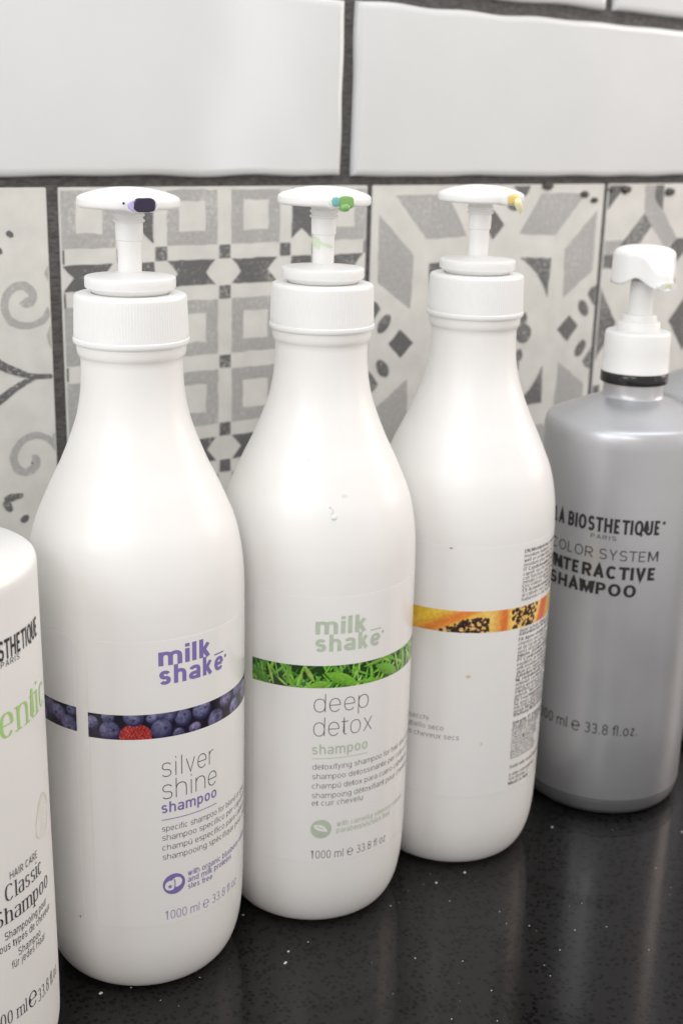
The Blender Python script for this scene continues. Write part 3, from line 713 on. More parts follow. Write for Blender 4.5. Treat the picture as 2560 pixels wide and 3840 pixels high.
def blob(name, pts_r, m, parent, sub=3):
    """smooth lump through a chain of (x,y,z,r)"""
    bm = bmesh.new()
    me = bpy.data.metaballs.new('tmp'); me.resolution = .0005; me.render_resolution = .0005
    bm.free()
    V, F = [], []
    # swept tube with round ends
    seg = 14; P = [Vector(p[:3]) for p in pts_r]; Rr = [p[3] for p in pts_r]
    ring = 0
    for i, p in enumerate(P):
        t = (P[min(i + 1, len(P) - 1)] - P[max(i - 1, 0)]).normalized(); a = t.orthogonal().normalized(); b = t.cross(a)
        for k in range(seg):
            c = 2 * math.pi * k / seg; V.append(p + (a * math.cos(c) + b * math.sin(c)) * Rr[i])
    for i in range(len(P) - 1):
        for k in range(seg): F.append((i * seg + k, i * seg + (k + 1) % seg, (i + 1) * seg + (k + 1) % seg, (i + 1) * seg + k))
    F.append(tuple(range(seg - 1, -1, -1))); F.append(tuple((len(P) - 1) * seg + k for k in range(seg)))
    bpy.data.metaballs.remove(me)
    o = mesh(name, V, F, m, parent); s = o.modifiers.new('smooth', 'SUBSURF'); s.levels = 2; s.render_levels = 2
    return o
def ribs(i, k): return 0.00010 * (1 if k % 2 else -1) if 2 <= i <= 9 else 0.0
def pump_bottle(loc, label, spout_th, tilt=0.0):
    b = thing('pump_bottle', (loc[0], loc[1], .0), label, 'bottle')
    bod = refine(BODY, 5) + refine(LIP, 4)[1:]
    lathe('body', bod, M['plastic'], b, 128)
    cap = [(.0150, .2733), (.0222, .2733), (.02215, .2748), (.0221, .2760), (.0220, .279), (.0219, .282), (.0218, .285), (.0217, .2875), (.02165, .2890), (.0216, .2896), (.0212, .2903), (.0205, .2906), (.0150, .2907), (.0146, .2896), (.012, .2894)]
    lathe('cap', cap, M['cap'], b, 240, ribs)
    lathe('cap_rim', [(.0210, .2716), (.0222, .2715), (.02255, .2719), (.02265, .2727), (.0226, .2735), (.0221, .2739), (.0210, .2739)], M['cap'], b, 120)
    lathe('cap_seat', [(.010, .2880), (.0142, .2890), (.0143, .2916), (.010, .2924)], M['gap'], b, 96)
    st = Matrix.Rotation(rad(tilt), 4, 'Y')
    lathe('collar', refine([(.0085, .2914), (.0140, .2908), (.0152, .2915), (.0164, .2926)], 3) + [(.0172, .2928), (.01750, .2932), (.0175, .2963), (.0174, .2968), (.0170, .2971), (.0160, .2972), (.0100, .2977), (.0066, .2980), (.0056, .2984), (.0045, .2986)], M['cap'], b, 120)
    lathe('pump_stem', [(.0045, .2960), (.0045, .2985), (.00465, .3105), (.0051, .3108), (.0052, .3122), (.0053, .3160), (.0052, .3166), (.0052, .3172), (.0060, .3178), (.0061, .3182), (.0053, .3188), (.0054, .3194), (.0060, .3199), (.0060, .3203), (.0054, .3210), (.0058, .3222), (.004, .3232)], M['cap'], b, 64)
    # head: shallow dome with a thick rim and a flat-fronted spout
    hp = refine([(.0, .3228), (.0070, .3223), (.0135, .3225), (.0182, .3228)], 3) + refine([(.0190, .3231), (.01945, .3237), (.01955, .3250), (.0194, .3262), (.0188, .3269), (.0172, .3277), (.0130, .3290), (.0080, .3300), (.0040, .3304), (.0, .3305)], 4)
    V, F = [], []; seg = 112
    sp = rad(spout_th)
    for r, z in hp:
        for k in range(seg):
            a = 2 * math.pi * k / seg; d = (a - sp + math.pi) % (2 * math.pi) - math.pi
            rr = r
            # spout: flat face .0198 from the axis, 8 mm wide
            g = max(0, min(1, (rad(17) - abs(d)) / rad(4)))
            if g > 0 and r > .012: rr = r + (min(.0203 / max(math.cos(d), .1), .0215) - .0195) * g * min(1, (r - .012) / .006)
            dz = (-.0006 if z < .3245 else .0005) * g * min(1, max(0, (r - .012)) / .005)
            V.append((rr * math.sin(a), -rr * math.cos(a), z + dz))
    for i in range(len(hp) - 1):
        for k in range(seg): F.append((i * seg + k, i * seg + (k + 1) % seg, (i + 1) * seg + (k + 1) % seg, (i + 1) * seg + k))
    h = mesh('pump_head', V, F, M['cap'], b)
    return b, h
def on_spout(sp, side, up, out=0.0):       # point on the spout face: side and height in metres
    t = rad(sp); n = Vector((math.sin(t), -math.cos(t), 0)); s = Vector((math.cos(t), math.sin(t), 0))
    return n * (.0203 + out) + s * side + Vector((0, 0, up))
def patch(name, pts, m, parent, bulge=.0004):
    """small lump of dried product stuck to a face; pts are 3-D outline points"""
    c = sum((Vector(p) for p in pts), Vector()) / len(pts); n = (Vector(pts[1]) - Vector(pts[0])).cross(Vector(pts[2]) - Vector(pts[1])).normalized()
    out = Vector((c.x, c.y, 0)).normalized()
    if n.dot(out) < 0: n = -n
    V, F = [], []; N = len(pts)
    for s, hgt in ((1.0, -.0003), (1.0, .25), (.85, .7), (.55, .95), (.2, 1.0)):
        for p in pts: V.append(c + (Vector(p) - c) * s + n * (hgt * bulge if hgt > 0 else hgt))
    for r in range(4):
        for k in range(N): F.append((r * N + k, r * N + (k + 1) % N, (r + 1) * N + (k + 1) % N, (r + 1) * N + k))
    F.append(tuple(4 * N + k for k in range(N)))
    return mesh(name, V, F, m, parent)
def ovalpts(fn, cs, cz, rs_, rz_, n=14, p=2.0, j=0.0, seed=0):
    r = random.Random(seed); o = []
    for i in range(n):
        a = 2 * math.pi * i / n; c, s = math.cos(a), math.sin(a); k = 1 + r.uniform(-j, j)
        o.append(fn(cs + rs_ * k * math.copysign(abs(c) ** (2 / p), c), cz + rz_ * k * math.copysign(abs(s) ** (2 / p), s)))
    return o
RI = lift(.00012); RI2 = lift(.000135); RI3 = lift(.00015); RB = lift(.00009)      # ink and printed photo on the label film
# ---- bottle 1: blueberry band
SP1 = -10
b1, h1 = pump_bottle((-.0532, -.19626), 'white pump bottle with blueberry band and purple lettering, dark purple residue on its spout', SP1)
l1 = label_sheet(-140, -59.2, .0367, .1634, b1); l2 = label_sheet(-52.8, 62, .0357, .1628, b1)
bl = [(-50.4, 128.2, 3.0, 3.1), (-41.9, 131.0, 2.9, 2.9), (-19.6, 130.6, 2.6, 2.6), (-3.2, 128.8, 3.8, 3.8), (-11.6, 131.5, 4.3, 4.0), (-28.8, 131.4, 4.4, 4.3), (-5.9, 122.4, 2.7, 2.5), (3.5, 122.9, 3.0, 2.7), (7.8, 130.0, 4.8, 4.3), (17.1, 123.4, 4.6, 4.6), (25.6, 129.7, 4.4, 3.6), (34, 124.0, 4.2, 4.0), (37.8, 130.5, 4.2, 3.6), (48, 127, 4.5, 4.4), (57, 130, 4.2, 4), (-41.1, 125.3, 4.4, 4.5), (-14.9, 125.4, 4.5, 4.6)]
band(RB, -52.6, 61.8, .1217, .1323, berries(bl, .1217, (-28.2, 123.0, 6.6, 5.6)), l2, 1)
band(RB, -139.5, -59.4, .1230, .1335, berries([(-78.3, 129.3, 4.6, 4.2), (-71.6, 128.8, 4.5, 3.9), (-64.5, 125.0, 4.2, 4.4), (-62.5, 131.5, 2.8, 2.6), (-86, 126, 4.4, 4.4), (-95, 130, 4.5, 4.2), (-104, 126, 4.4, 4.4), (-114, 130, 4.5, 4.2), (-124, 126, 4.4, 4.4), (-133, 130, 4.5, 4.2)], .1230), l1, 2)
k = Ink()
k.text('milk', RI, .1523, .0079, -17.0, 14.3, .148, .130, -.012, 10); k.text('shake', RI, .1444, .0079, -16.6, 23.9, .148, .130, -.012, 10)
k.rule(RI, .1516, 16.3, 23.3, .0006); k.text('shampoo', RI, .0881, .0049, -16.2, 17.9, .115, .10, 0, 8); k.rule(RI, .0850, -15.7, 17.6, .00032)
k.disc(RI, -9.5, .0546, .0048, 36)
k.text('with organic blueberry extract', RI, .0566, .0027, -1.9, None, .09, .08, .01, 6, fit=('with organic blueberry', 40.1)); k.text('and milk proteins', RI, .0535, .0027, -1.9, 31.2, .10, .09, .01, 6); k.text('sles free', RI, .0503, .0027, -1.9, 14.5, .10, .09, .01, 6)
k.build('lettering', M['purple'], l2)
k = Ink(); k.disc(RI, 24.9, .1492, .00075, 14); k.text('1000 ml ℮ 33.8 fl oz', RI, .0381, .0042, -15.3, 38.0, .055, .05, 0, 8); k.build('lettering', M['purple_pale'], l2)
k = Ink()
k.text('silver', RI, .1043, .0084, -16.0, 15.9, .030, .030, .012, 10); k.text('shine', RI, .0943, .0087, -16.0, 18.4, .030, .030, .012, 10)
for t, z in (('specific shampoo for blond or grey', .0797), ('shampoo specifico per capelli biondi', .0755), ('champú específico para cabellos rubios', .0710), ('shampooing spécifique pour cheveux', .0666)):
    k.text(t, RI, z, .0027, -15.8, None, .058, .055, 0, 6, fit=('specific shampoo for', 24.2 + .0) if z > .079 else None, asp=1.0)
k.build('lettering', M['ink'], l2)
k = Ink(); k.disc(RI2, -11.6, .0541, .0023, 20); k.disc(RI2, -8.0, .0552, .0023, 20); k.build('lettering', M['white_ink'], l2)
k = Ink(); k.poly(RI3, [(-11.8 + 1.5 * (1 if i % 2 == 0 else .45) * math.sin(i * math.pi / 5), .0536 + .00115 * (1 if i % 2 == 0 else .45) * math.cos(i * math.pi / 5)) for i in range(10)])
k.poly(RI3, [(-9.6 + .9 * math.sin(a) , .0546 + .0024 * math.cos(a)) for a in [rad(15 + i * 15) for i in range(11)]] + [(-9.9 + .8 * math.sin(a), .0546 + .0024 * math.cos(a)) for a in [rad(165 - i * 15) for i in range(11)]])
k.build('lettering', M['purple'], l2)
k = Ink(); k.disc(RI2, -62.3, .0374, .0004, 8, .0005); k.build('stain', M['brown'], l1)
fn1 = lambda s, z: on_spout(SP1, s, z)
patch('residue', ovalpts(fn1, -.0006, .32470, .0053, .0021, 18, 3.0, .07, 2), M['purple_smear'], h1, .00008)
patch('residue', ovalpts(fn1, .0004, .32500, .0041, .0026, 32, 3.4, .03, 1), M['purple_goo'], h1, .00035)
patch('residue', ovalpts(lambda s, z: on_spout(SP1, s, z, -.00045), -.0073, .3256, .0005, .0005, 8), M['purple_goo'], h1, .0002)
# ---- bottle 2: green leaf band
SP2 = -13
b2, h2 = pump_bottle((.03574, -.19702), 'white pump bottle with green leaf band and sage lettering, green residue dripping from its spout', SP2)
l3 = label_sheet(-71.7, 66, .0370, .1643, b2)
pol = [((-71.6, 128.5), (-61.0, 122.8), 1.9, (.10, .28, .04)), ((-61.5, 133.4), (-57.2, 122.4), .75, (.38, .56, .13)), ((-40.0, 133.2), (-34.0, 125.5), 1.1, (.33, .50, .10)), ((-36.5, 123.2), (-26.0, 125.2), 1.9, (.22, .47, .06)),
       ((-27.8, 129.6), (-9.2, 123.6), 2.7, (.20, .50, .045)), ((2.5, 130.0), (21.0, 123.2), 2.5, (.21, .48, .07)), ((17.6, 134.0), (22.2, 123.4), .75, (.36, .55, .14)), ((26, 133), (28, 122.5), .8, (.40, .55, .20)), ((33, 133), (34, 122.5), .8, (.42, .55, .24)), ((-12, 124.6), (8, 123), .9, (.20, .46, .05)), ((-6, 130.8), (14, 133), .8, (.22, .46, .07)), ((-52, 132), (-46, 122.4), .8, (.24, .47, .09)), ((-47, 133), (-50, 123), .7, (.18, .42, .06))]
band(RB, -71.5, 65.8, .1227, .1331, leaves(pol, .1227), l3, 3)
k = Ink()
k.text('milk', RI, .1476, .0080, -35.1, -3.8, .148, .130, -.012, 10); k.text('shake', RI, .1397, .0078, -34.9, 6.0, .148, .130, -.012, 10)
k.rule(RI, .1473, -1.8, 5.4, .0006); k.text('shampoo', RI, .0911, .0049, -35.1, -.9, .11, .10, 0, 8); k.rule(RI, .0890, -34.4, -1.4, .00030)
k.disc(RI, -28.5, .0540, .0047, 36); k.disc(RI, 6.9, .1452, .0007, 14)
k.text('with camellia sinensis extract', RI, .0549, .0027, -19.6, None, .085, .075, .01, 6, fit=('with camellia sinensis', 21.1)); k.text('paraben/sls/sles free', RI, .0516, .0027, -19.6, 20.2, .095, .085, .01, 6)
k.build('lettering', M['sage'], l3)
k = Ink(); k.poly(RI2, [(-33.0, .0560), (-31.5, .0562), (-28.5, .0561), (-26.0, .0549), (-24.4, .0526), (-27.5, .0527), (-30.3, .0533), (-32.2, .0545)]); k.build('lettering', M['white_ink'], l3)
k = Ink(); k.poly(RI3, [(-32.2, .0557), (-29.5, .0550), (-26.8, .0541), (-27.0, .0538), (-29.8, .0546)]); k.build('lettering', M['sage'], l3)
k = Ink()
k.text('deep', RI, .1114, .0086, -35.0, -.8, .030, .030, .012, 10); k.text('detox', RI, .0999, .0089, -35.0, 2.0, .030, .030, .012, 10)
for t, z in (('detoxifying shampoo for hair and scalp', .0837), ('shampoo detossinante per cute e capelli', .0790), ('champú detox para cuero cabelludo', .0743), ('shampoing détoxifiant pour cheveux', .0696), ('et cuir chevelu', .0658)):
    k.text(t, RI, z, .0027, -34.4, None, .058, .055, 0, 6, asp=1.0)
k.text('1000 ml ℮ 33.8 fl oz', RI, .0390, .0041, -34.9, 16.8, .06, .055, 0, 8)
k.build('lettering', M['ink_soft'], l3)
fn2 = lambda s, z: on_spout(SP2, s, z)
patch('residue', ovalpts(fn2, .0000, .32480, .0056, .0021, 18, 3.0, .08, 15), M['faint_green'], h2, .00008)
patch('residue', ovalpts(fn2, .0016, .32495, .0034, .0025, 32, 3.0, .02, 5), M['green_goo'], h2, .00035)
blob('residue', [(*on_spout(SP2, .0011, .3240, -.0014), .0020), (*on_spout(SP2, .0012, .3230, -.0010), .0027), (*on_spout(SP2, .0013, .3221, -.0008), .0025), (*on_spout(SP2, .0013, .3211, -.0008), .0014)], M['green_goo'], h2)
patch('residue', ovalpts(fn2, -.0029, .32520, .0017, .0020, 14, 2.4, .1, 6), M['teal_goo'], h2, .0006)
def stem_smear(a0, a1, z0, z1, parent, m):
    V, F = [], []; n = 10
    r = random.Random(3)
    for j in range(5):
        for i in range(n + 1):
            a = a0 + (a1 - a0) * i / n; z = z0 + (z1 - z0) * j / 4 + (r.uniform(-.0004, .0004) if j in (0, 4) else 0) - .0016 * (i / n)
            V.append(cyl(.00476 + .00003, a, z))
    for j in range(4):
        for i in range(n): F.append((j * (n + 1) + i, j * (n + 1) + i + 1, (j + 1) * (n + 1) + i + 1, (j + 1) * (n + 1) + i))
    return mesh('residue', V, F, m, parent)
stem2 = [o for o in b2.children if o.name.startswith('pump_stem')][0]
stem_smear(-118, -55, .3065, .3104, stem2, M['green_smear']); stem_smear(-55, 20, .3068, .3078, stem2, M['green_smear'])
body2 = [o for o in b2.children if o.name.startswith('body')][0]
def drop(th, z, r, m, parent, flatn=.45, rz=None):
    bm = bmesh.new(); bmesh.ops.create_icosphere(bm, subdivisions=3, radius=1)
    R0 = body_r(z); t = rad(th); n = Vector((math.sin(t), -math.cos(t), .35 if z > .19 else 0)).normalized(); s = Vector((math.cos(t), math.sin(t), 0)); u = n.cross(s); u = u if u.z > 0 else -u
    c = Vector(cyl(R0, th, z))
    for v in bm.verts:
        p = v.co.copy(); v.co = c + s * p.x * r + u * p.y * (rz or r) + n * p.z * r * flatn
    return bm_obj('droplet', bm, m, parent)
M['gel'] = flat('milky_gel', (.86, .87, .80), .06, sss=.4, coat=.6)
M['faint'] = flat('faint_green_film', (.74, .80, .68), .25)
drop(-24.5, .1985, .0013, M['gel'], body2); drop(-25.4, .2003, .0007, M['gel'], body2, .3, .0014); drop(-26.6, .2025, .0006, M['gel'], body2)
drop(-17.0, .2065, .0014, M['faint'], body2, .05, .0010); drop(-42.0, .2200, .0010, M['faint'], body2, .06, .0010)
# ---- bottle 3: papaya band, back of the label to the room
SP3 = 6
b3, h3 = pump_bottle((.12317, -.19488), 'white pump bottle with papaya band and small print, yellow cream hanging from its spout', SP3)
l4 = label_sheet(-150, 75, .0425, .1710, b3)
band(RB, -71.0 - 30, 60, .1289, .1397, papaya, l4, 7)
k = Ink()
for t, th, z in (('hair', -68.9, .0865), ('capelli secchi', -55.4, .0822), ('para cabello seco', -45.7, .0778), ('pour les cheveux secs', -35.8, .0734)):
    k.text(t, RI, z, .0027, None, th, .062, .058, 0, 6, asp=1.0)
k.build('lettering', M['ink_soft'], l4)
k = Ink(True); FP = [(.1662, 'EN Moisturizing conditioner that', 1), (.1639, 'moisture balance. It contains', 0), (.1617, 'well as protecting hair from', 0), (.1595, 'moisture plus whipped cream', 0), (.1572, 'IT Condizionatore idratante', 1), (.1550, 'capelli secchi mantenendo', 0), (.1529, 'con funzione anti-aging', 0), (.1509, 'minuto e risciacquare. Tenere', 0), (.1489, 'Uso esterno. Tenere lontano', 0), (.1467, 'ES Acondicionador hidratante', 1), (.1445, 'al cabello seco manteniendo', 0), (.1423, 'hialuronico con funcion', 0),
      (.1266, 'dejar actuar algunos minutos', 0), (.1247, 'Advertencias no ingerir uso', 1), (.1219, 'FR Apres-shampooing hydratant', 1), (.1197, 'cheveux secs tout en', 0), (.1175, "et de l'acide hyaluronique", 0), (.1155, 'lavés et essorés, laisser', 0), (.1135, 'interne. Avertissement usage', 1), (.1113, 'PT Condicionador hidratante', 1), (.1091, 'equilibrio de hidratacao', 0), (.1070, 'anti-envelhecimento aplicar', 0), (.1050, 'atuar por alguns minutos', 0), (.1030, 'Advertencias nao ingerir uso', 1), (.1009, 'NL Hydraterende conditioner', 1), (.0987, 'optimale vochtbalans met', 0), (.0966, 'aging werking en aloe', 0), (.0946, 'inwerken en uitspoelen na', 0), (.0925, 'gebruik. Niet innemen voor', 0), (.0902, 'DE Feuchtigkeitsspendender', 1), (.0881, 'für einen optimalen haar', 0), (.0862, 'mit Anti-Aging wirkung', 0), (.0843, 'einige Minuten einwirken', 0), (.0824, 'Warnung Nicht einnehmen', 1),
      (.0783, 'Integrity 41 fragrance extract', 1), (.0766, 'de ginseng de moringa lipidic', 0), (.0750, 'pollution antioxidant shield', 0)] + [(.0735 - .00155 * i, t, 0) for i, t in enumerate(['Ingredients Aqua Cetearyl', 'Glycerin Carica papaya', 'Cetrimonium Behentrim', 'Hydrolyzed Milk Protein', 'Phenoxyethanol Parfum', 'Fruit Extract Benzoic', 'Sodium Hyaluronate', 'Mentha Linalool Citric', 'Benzyl Alcohol Sorbate', 'Aroma Dehydroacetic'])] + [(.0544, 'Sold only in professional', 1), (.0502, 'z.one concept srl', 1), (.0478, 'Via Breda, 26', 0), (.0453, 'Made in Italy', 1)]
for z, t, bold in FP: k.text(t, RI, z, .00185 if z > .074 or z < .056 else .0014, .2, None, .125 if bold else .085, .10 if bold else .075, .01, 3, asp=1.08)
k.build('lettering', M['ink_soft'], l4)
k = Ink(); k.disc(RI3, 11.5, .0702, .0006, 10, .0011); k.disc(RI, -47.0, .1702, .0008, 8, .0003); k.build('stain', M['brown'], l4)
k = Ink(); k.disc(RI, -32.5, .1067, .0012, 12, .0009); k.build('stain', M['tan'], l4)
k = Ink(); k.disc(RI, -22.0, .0716, .0007, 8, .0002); k.disc(RI, -21.4, .0709, .0004, 8, .0005); k.disc(RI, -22.2, .0702, .0006, 8, .0002); k.build('stain', M['tan'], l4)
fn3 = lambda s, z: on_spout(SP3, s, z)
patch('residue', ovalpts(fn3, -.0006, .32490, .0039, .0024, 14, 3.0, .08, 9), M['yellow_goo'], h3, .0006)
blob('residue', [(*on_spout(SP3, .0002, .3253, .0004), .0013), (*on_spout(SP3, .0006, .3243, .0012), .0019), (*on_spout(SP3, .0013, .3226, .0014), .0018), (*on_spout(SP3, .0024, .3207, .0014), .0012), (*on_spout(SP3, .0031, .3194, .0012), .0006), (*on_spout(SP3, .0030, .3184, .0011), .00035)], M['cream_goo'], h3)
blob('residue', [(*on_spout(SP3, -.0026, .3278, -.0046), .0007), (*on_spout(SP3, -.0012, .3284, -.0050), .0012), (*on_spout(SP3, .0010, .3281, -.0045), .0010), (*on_spout(SP3, .0022, .3276, -.0042), .0005)], M['cream_goo'], h3)

# ------------------------------------------------------------------ hooded pump used on the silver and the tall white bottle
def hooded_pump(b, z, sp, with_ring=True):
    if with_ring: lathe('neck_ring', [(.0150, z - .0056), (.0170, z - .0056), (.0173, z - .0052), (.0173, z - .0006), (.0170, z - .0002), (.0150, z - .0002)], M['black_ring'], b, 96)
    lathe('cap', [(.0150, z + .0001), (.0172, z + .0001), (.0173, z + .0006), (.0172, z + .0012), (.01705, z + .0016), (.0168, z + .010), (.0165, z + .0193), (.0163, z + .0201), (.0157, z + .0207), (.0100, z + .0209)], M['cap'], b, 96)
    lathe('pump_collar', [(.0100, z + .0205), (.0109, z + .0206), (.0108, z + .0250), (.0104, z + .0257), (.0088, z + .0260), (.0087, z + .0285), (.0083, z + .0291), (.0065, z + .0293), (.0050, z + .0294)], M['cap'], b, 80)
    lathe('pump_stem', [(.0050, z + .0280), (.0062, z + .0290), (.0061, z + .0330), (.0059, z + .0460), (.0030, z + .0480)], M['cap'], b, 64)
    seg, ringn = 144, 30; V, F = [], []; s0 = rad(sp); zt = z + .0640
    for j in range(ringn + 1):
        t = j / ringn
        for k in range(seg):
            a = 2 * math.pi * k / seg; d = math.degrees((a - s0 + math.pi) % (2 * math.pi) - math.pi)
            g = math.exp(-(d / 22) ** 2); gw = math.exp(-abs(d / 30) ** 2.6)
            R = .0163 + .0062 * g - .0012 * math.exp(-((abs(d) - 44) / 15) ** 2)
            zl = z + .0452 + .0034 * math.exp(-((abs(d) - 46) / 17) ** 2) - .0022 * g - .0006 * math.exp(-((abs(d) - 85) / 16) ** 2)
            zs = (z + .0582) * (1 - gw) + (zl + .0046) * gw          # shoulder between dome and side wall
            p = 2.7 - .9 * gw
            if t < .7:
                q = math.pi / 2 * t / .7
                rho = R * .965 * math.sin(q) ** (2 / p); zz = zs + (zt - zs) * math.cos(q) ** (2 / p)
            else:
                q = (t - .7) / .3; rho = R * (.965 + .035 * q); zz = zs + (zl - zs) * q
            V.append((rho * math.sin(a), -rho * math.cos(a), zz))
    for j in range(ringn):
        for k in range(seg): F.append((j * seg + k, j * seg + (k + 1) % seg, (j + 1) * seg + (k + 1) % seg, (j + 1) * seg + k)[::-1])
    h = mesh('pump_head', V, F, M['cap'], b)
    so = h.modifiers.new('wall', 'SOLIDIFY'); so.thickness = .0012; so.offset = -1
    # nozzle at the end of the spout
    n = Vector((math.sin(s0), -math.cos(s0), 0)); s = Vector((math.cos(s0), math.sin(s0), 0)); c = n * .0220 + Vector((0, 0, z + .0452))
    pts = []
    for i in range(20):
        a = 2 * math.pi * i / 20; pts.append(c + s * .0052 * math.cos(a) + (Vector((0, 0, 1)) + n * .15) * .0023 * math.sin(a))
    mesh('spout_end', [c - n * .006] + [p - n * .003 for p in pts] + pts + [c], [(1 + i, 1 + (i + 1) % 20, 21 + (i + 1) % 20, 21 + i) for i in range(20)] + [(41, 21 + i, 21 + (i + 1) % 20) for i in range(20)], M['cap'], h, False)
    c2 = c + n * .0002
    pts = [c2 + s * .0019 * math.cos(2 * math.pi * i / 20) + (Vector((0, 0, 1)) + n * .15) * .0014 * math.sin(2 * math.pi * i / 20) for i in range(20)]
    mesh('nozzle', pts + [p - n * .001 for p in pts], [tuple(range(20)), *[(i, 20 + i, 20 + (i + 1) % 20, (i + 1) % 20) for i in range(20)]], M['nozzle'], h, False)
    return h
SILV = [(.0, .0016), (.030, .0014), (.0350, .0002), (.0385, .0006), (.0415, .0035), (.0430, .0080), (.0434, .0106)]
SILV2 = [(.0434, .0108), (.0437, .0116), (.0437, .05), (.0437, .10), (.0437, .15), (.0437, .180), (.0438, .190), (.0440, .2000), (.0441, .2050), (.0439, .2085), (.0432, .2112), (.0416, .2132), (.0377, .2150), (.0315, .2177), (.0243, .2207), (.0176, .2232), (.0160, .2242), (.0154, .2262), (.0153, .2300), (.0153, .2325)]
def silver_bottle(loc, label, sp, letters):
    b = thing('silver_bottle', (loc[0], loc[1], 0), label, 'bottle', 'silver pump bottles')
    lathe('base', refine(SILV, 4), M['silver_base'], b, 96)
    body = lathe('body', SILV2[:2] + refine(SILV2[2:], 4), M['silver'], b, 128)
    hooded_pump(b, .2368, sp)
    if letters:
        R = .0437 + .00012
        k = Ink()
        k.text('LA BIOSTHETIQUE', R, .1609, .0077, -98.6, -20.2, .195, .135, -.004, 8)
        k.text('INTERACTIVE', R, .1367, .0069, -98.8, -20.0, .18, .155, .0, 8); k.text('SHAMPOO', R, .1275, .0067, -98.6, -32.8, .175, .15, .0, 8)
        k.build('lettering', M['black_ink'], body)
        k = Ink(); k.text('PARIS', R, .1572, .0023, -67.0, -49.3, .09, .08, .12, 6); k.text('COLOR SYSTEM', R, .1468, .0055, -99.0, -20.0, .08, .075, .03, 8)
        k.text('1000 ml ℮ 33.8 fl.oz.', R, .0495, .0060, -103.5, -22.0, .085, .08, 0, 8); k.disc(R, -18.6, .1672, .0009, 14)
        k.build('lettering', M['silver_ink'], body)
    return b
silver_bottle((.2291, -.2004), 'silver bottle with black print and white hooded pump, standing nearest the camera of the two', -14, True)
silver_bottle((.3375, -.1700), 'silver bottle cut off by the right edge, half hidden behind the printed silver one', 30, False)

# ------------------------------------------------------------------ tall white cylinder bottle at the left edge
b0 = thing('cylinder_bottle', (-.1562, -.2120, 0), 'straight white bottle with green and black print, cut off by the left edge', 'bottle')
CYLP = [(.0, .0014), (.040, .0012), (.0450, .0002), (.0475, .0006), (.0498, .0032), (.0511, .0085), (.0516, .0170), (.0516, .05), (.0512, .10), (.0510, .15), (.0507, .185), (.0506, .2000)]
M['matt_white'] = flat('satin_white_plastic', (.82, .81, .79), .42, var=.01, vscale=30, sss=.1)
body0 = lathe('body', refine(CYLP, 4) + [(.0505, .2022), (.0501, .2036), (.0492, .2043), (.0470, .2046), (.0300, .2052), (.0200, .2062), (.0162, .2080), (.0154, .2100), (.0153, .2180)], M['matt_white'], b0, 144)
hooded_pump(b0, .2220, 20)
def r0(z): return .0516 - (z - .017) * .0055
k = Ink()
k.text('LA BIOSTHETIQUE', r0(.18) + .0002, .1768, .0074, 6.5, 55.6, .15, .11, .012, 8)
k.build('lettering', M['black_ink'], body0)
k = Ink(); k.text('PARIS', r0(.174) + .0002, .1743, .0022, 25.6, 37.4, .09, .08, .12, 6); k.text('HAIR CARE', r0(.093) + .0002, .0931, .0030, 23.6, 42.2, .085, .08, .06, 6)
k.text('Classic', r0(.085) + .0002, .0850, .0066, 20.2, 45.6, .105, .03, .0, 9, serif=True); k.text('Shampoo', r0(.076) + .0002, .0762, .0066, 13.8, 51.6, .105, .03, .0, 9, serif=True)
for t, z, a, c in (('Shampooing pour', .0697, 19.0, 48.2), ('tous types de cheveux', .0654, 15.0, 51.6), ('Shampoo', .0601, 25.6, 41.3), ('für jedes Haar', .0564, 21.8, 45.0)): k.text(t, r0(z) + .0002, z, .0033, a, c, .085, .08, .02, 6)
k.text('1000 ml', r0(.034) + .0002, .0345, .0056, 7.5, 29.2, .09, .03, .0, 8, serif=True); k.text('℮', r0(.034) + .0002, .0342, .0072, 29.6, 36.0, .09, .04, 0, 8); k.text('33.8 fl.oz.', r0(.034) + .0002, .0330, .0056, 36.2, 58.8, .09, .03, .0, 8, serif=True)
k.build('lettering', M['ink'], body0)
k = Ink(); k.text('entic', r0(.148) + .0002, .1482, .0125, 22.0, 61.5, .095, .028, .0, 9, serif=True); k.build('lettering', M['green_ink'], body0)
k = Ink()
rs = random.Random(8); R = r0(.107) + .0002
outl = [(49.5 + 6.8 * math.sin(a) * (1 - .25 * math.cos(a)), .1070 + .0082 * math.cos(a) + .0015 * math.sin(a)) for a in [2 * math.pi * i / 30 for i in range(31)]]
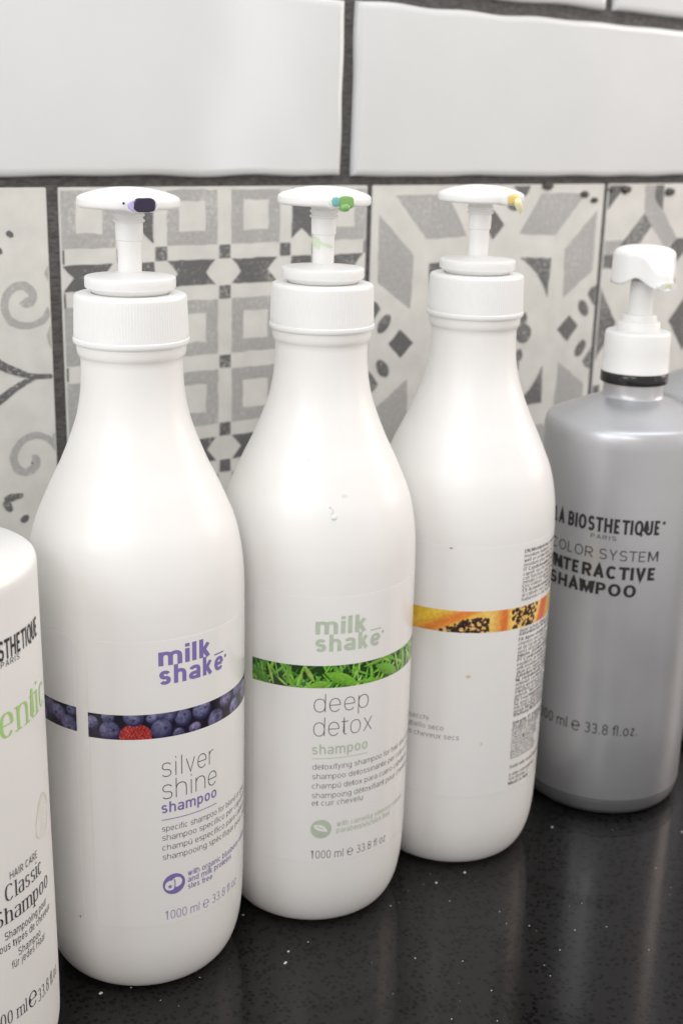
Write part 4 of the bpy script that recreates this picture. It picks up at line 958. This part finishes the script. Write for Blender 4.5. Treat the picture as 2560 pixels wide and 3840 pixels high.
k.unit = 1.5; k.mark('icon'); k.stroke(outl, .5, .0004, lambda x, y, e: cyl(R, x, y))
for j in range(9):
    y = .1005 + .0016 * j; k.stroke([(46.0 + rs.uniform(-1, 1), y), (49.5, y + .0012), (53.0 + rs.uniform(-1, .5), y + rs.uniform(-.0003, .0008))], .25, .0002, lambda x, y_, e: cyl(R + e, x, y_))
k.build('lettering', M['green_pale'], body0)

# ------------------------------------------------------------------ crumbs on the counter
CR = [(-0.0864, -0.2212), (-0.0462, -0.2346), (-0.0044, -0.24), (-0.0097, -0.2461), (0.007, -0.2388), (-0.0074, -0.2052), (0.0115, -0.2183), (-0.074, -0.2247), (-0.0673, -0.2389), (0.0225, -0.2666), (0.0553, -0.2365), (0.0177, -0.2885), (0.1706, -0.2253), (0.226, -0.2658), (0.0858, -0.233), (0.0799, -0.2304), (0.1033, -0.2336), (0.0817, -0.2484), (0.0962, -0.2679), (0.1003, -0.284), (0.0923, -0.2769), (0.1159, -0.2979), (0.1304, -0.304), (0.1338, -0.3269), (0.086, -0.3093), (0.1879, -0.2822), (0.0672, -0.2179), (0.083, -0.3162), (0.0438, -0.326), (0.0547, -0.3098), (0.0406, -0.2744), (0.0572, -0.2875), (0.1342, -0.2841), (0.0286, -0.3147), (0.0995, -0.3051)]
V, F = [], []; rs = random.Random(2)
for i, (x, y) in enumerate(CR):
    s = rs.uniform(.0005, .0009) if i in (0, 2, 3, 5, 12, 13, 14, 16) else rs.uniform(.0002, .00045); n = 6; b = len(V)
    for zz, kk in ((.0001, 1), (.0005 * s / .0008, .6)):
        for j in range(n):
            a = 2 * math.pi * j / n; q = s * kk * rs.uniform(.6, 1.25); V.append((x + q * math.cos(a), y + q * .8 * math.sin(a), zz))
    for j in range(n): F.append((b + j, b + (j + 1) % n, b + n + (j + 1) % n, b + n + j))
    F.append(tuple(b + n + j for j in range(n)))
cr_ = mesh('crumbs', V, F, M['crumb'], None, False); cr_['kind'] = 'stuff'; cr_['label'] = 'tiny white crumbs scattered on the black counter'; cr_['category'] = 'crumbs'
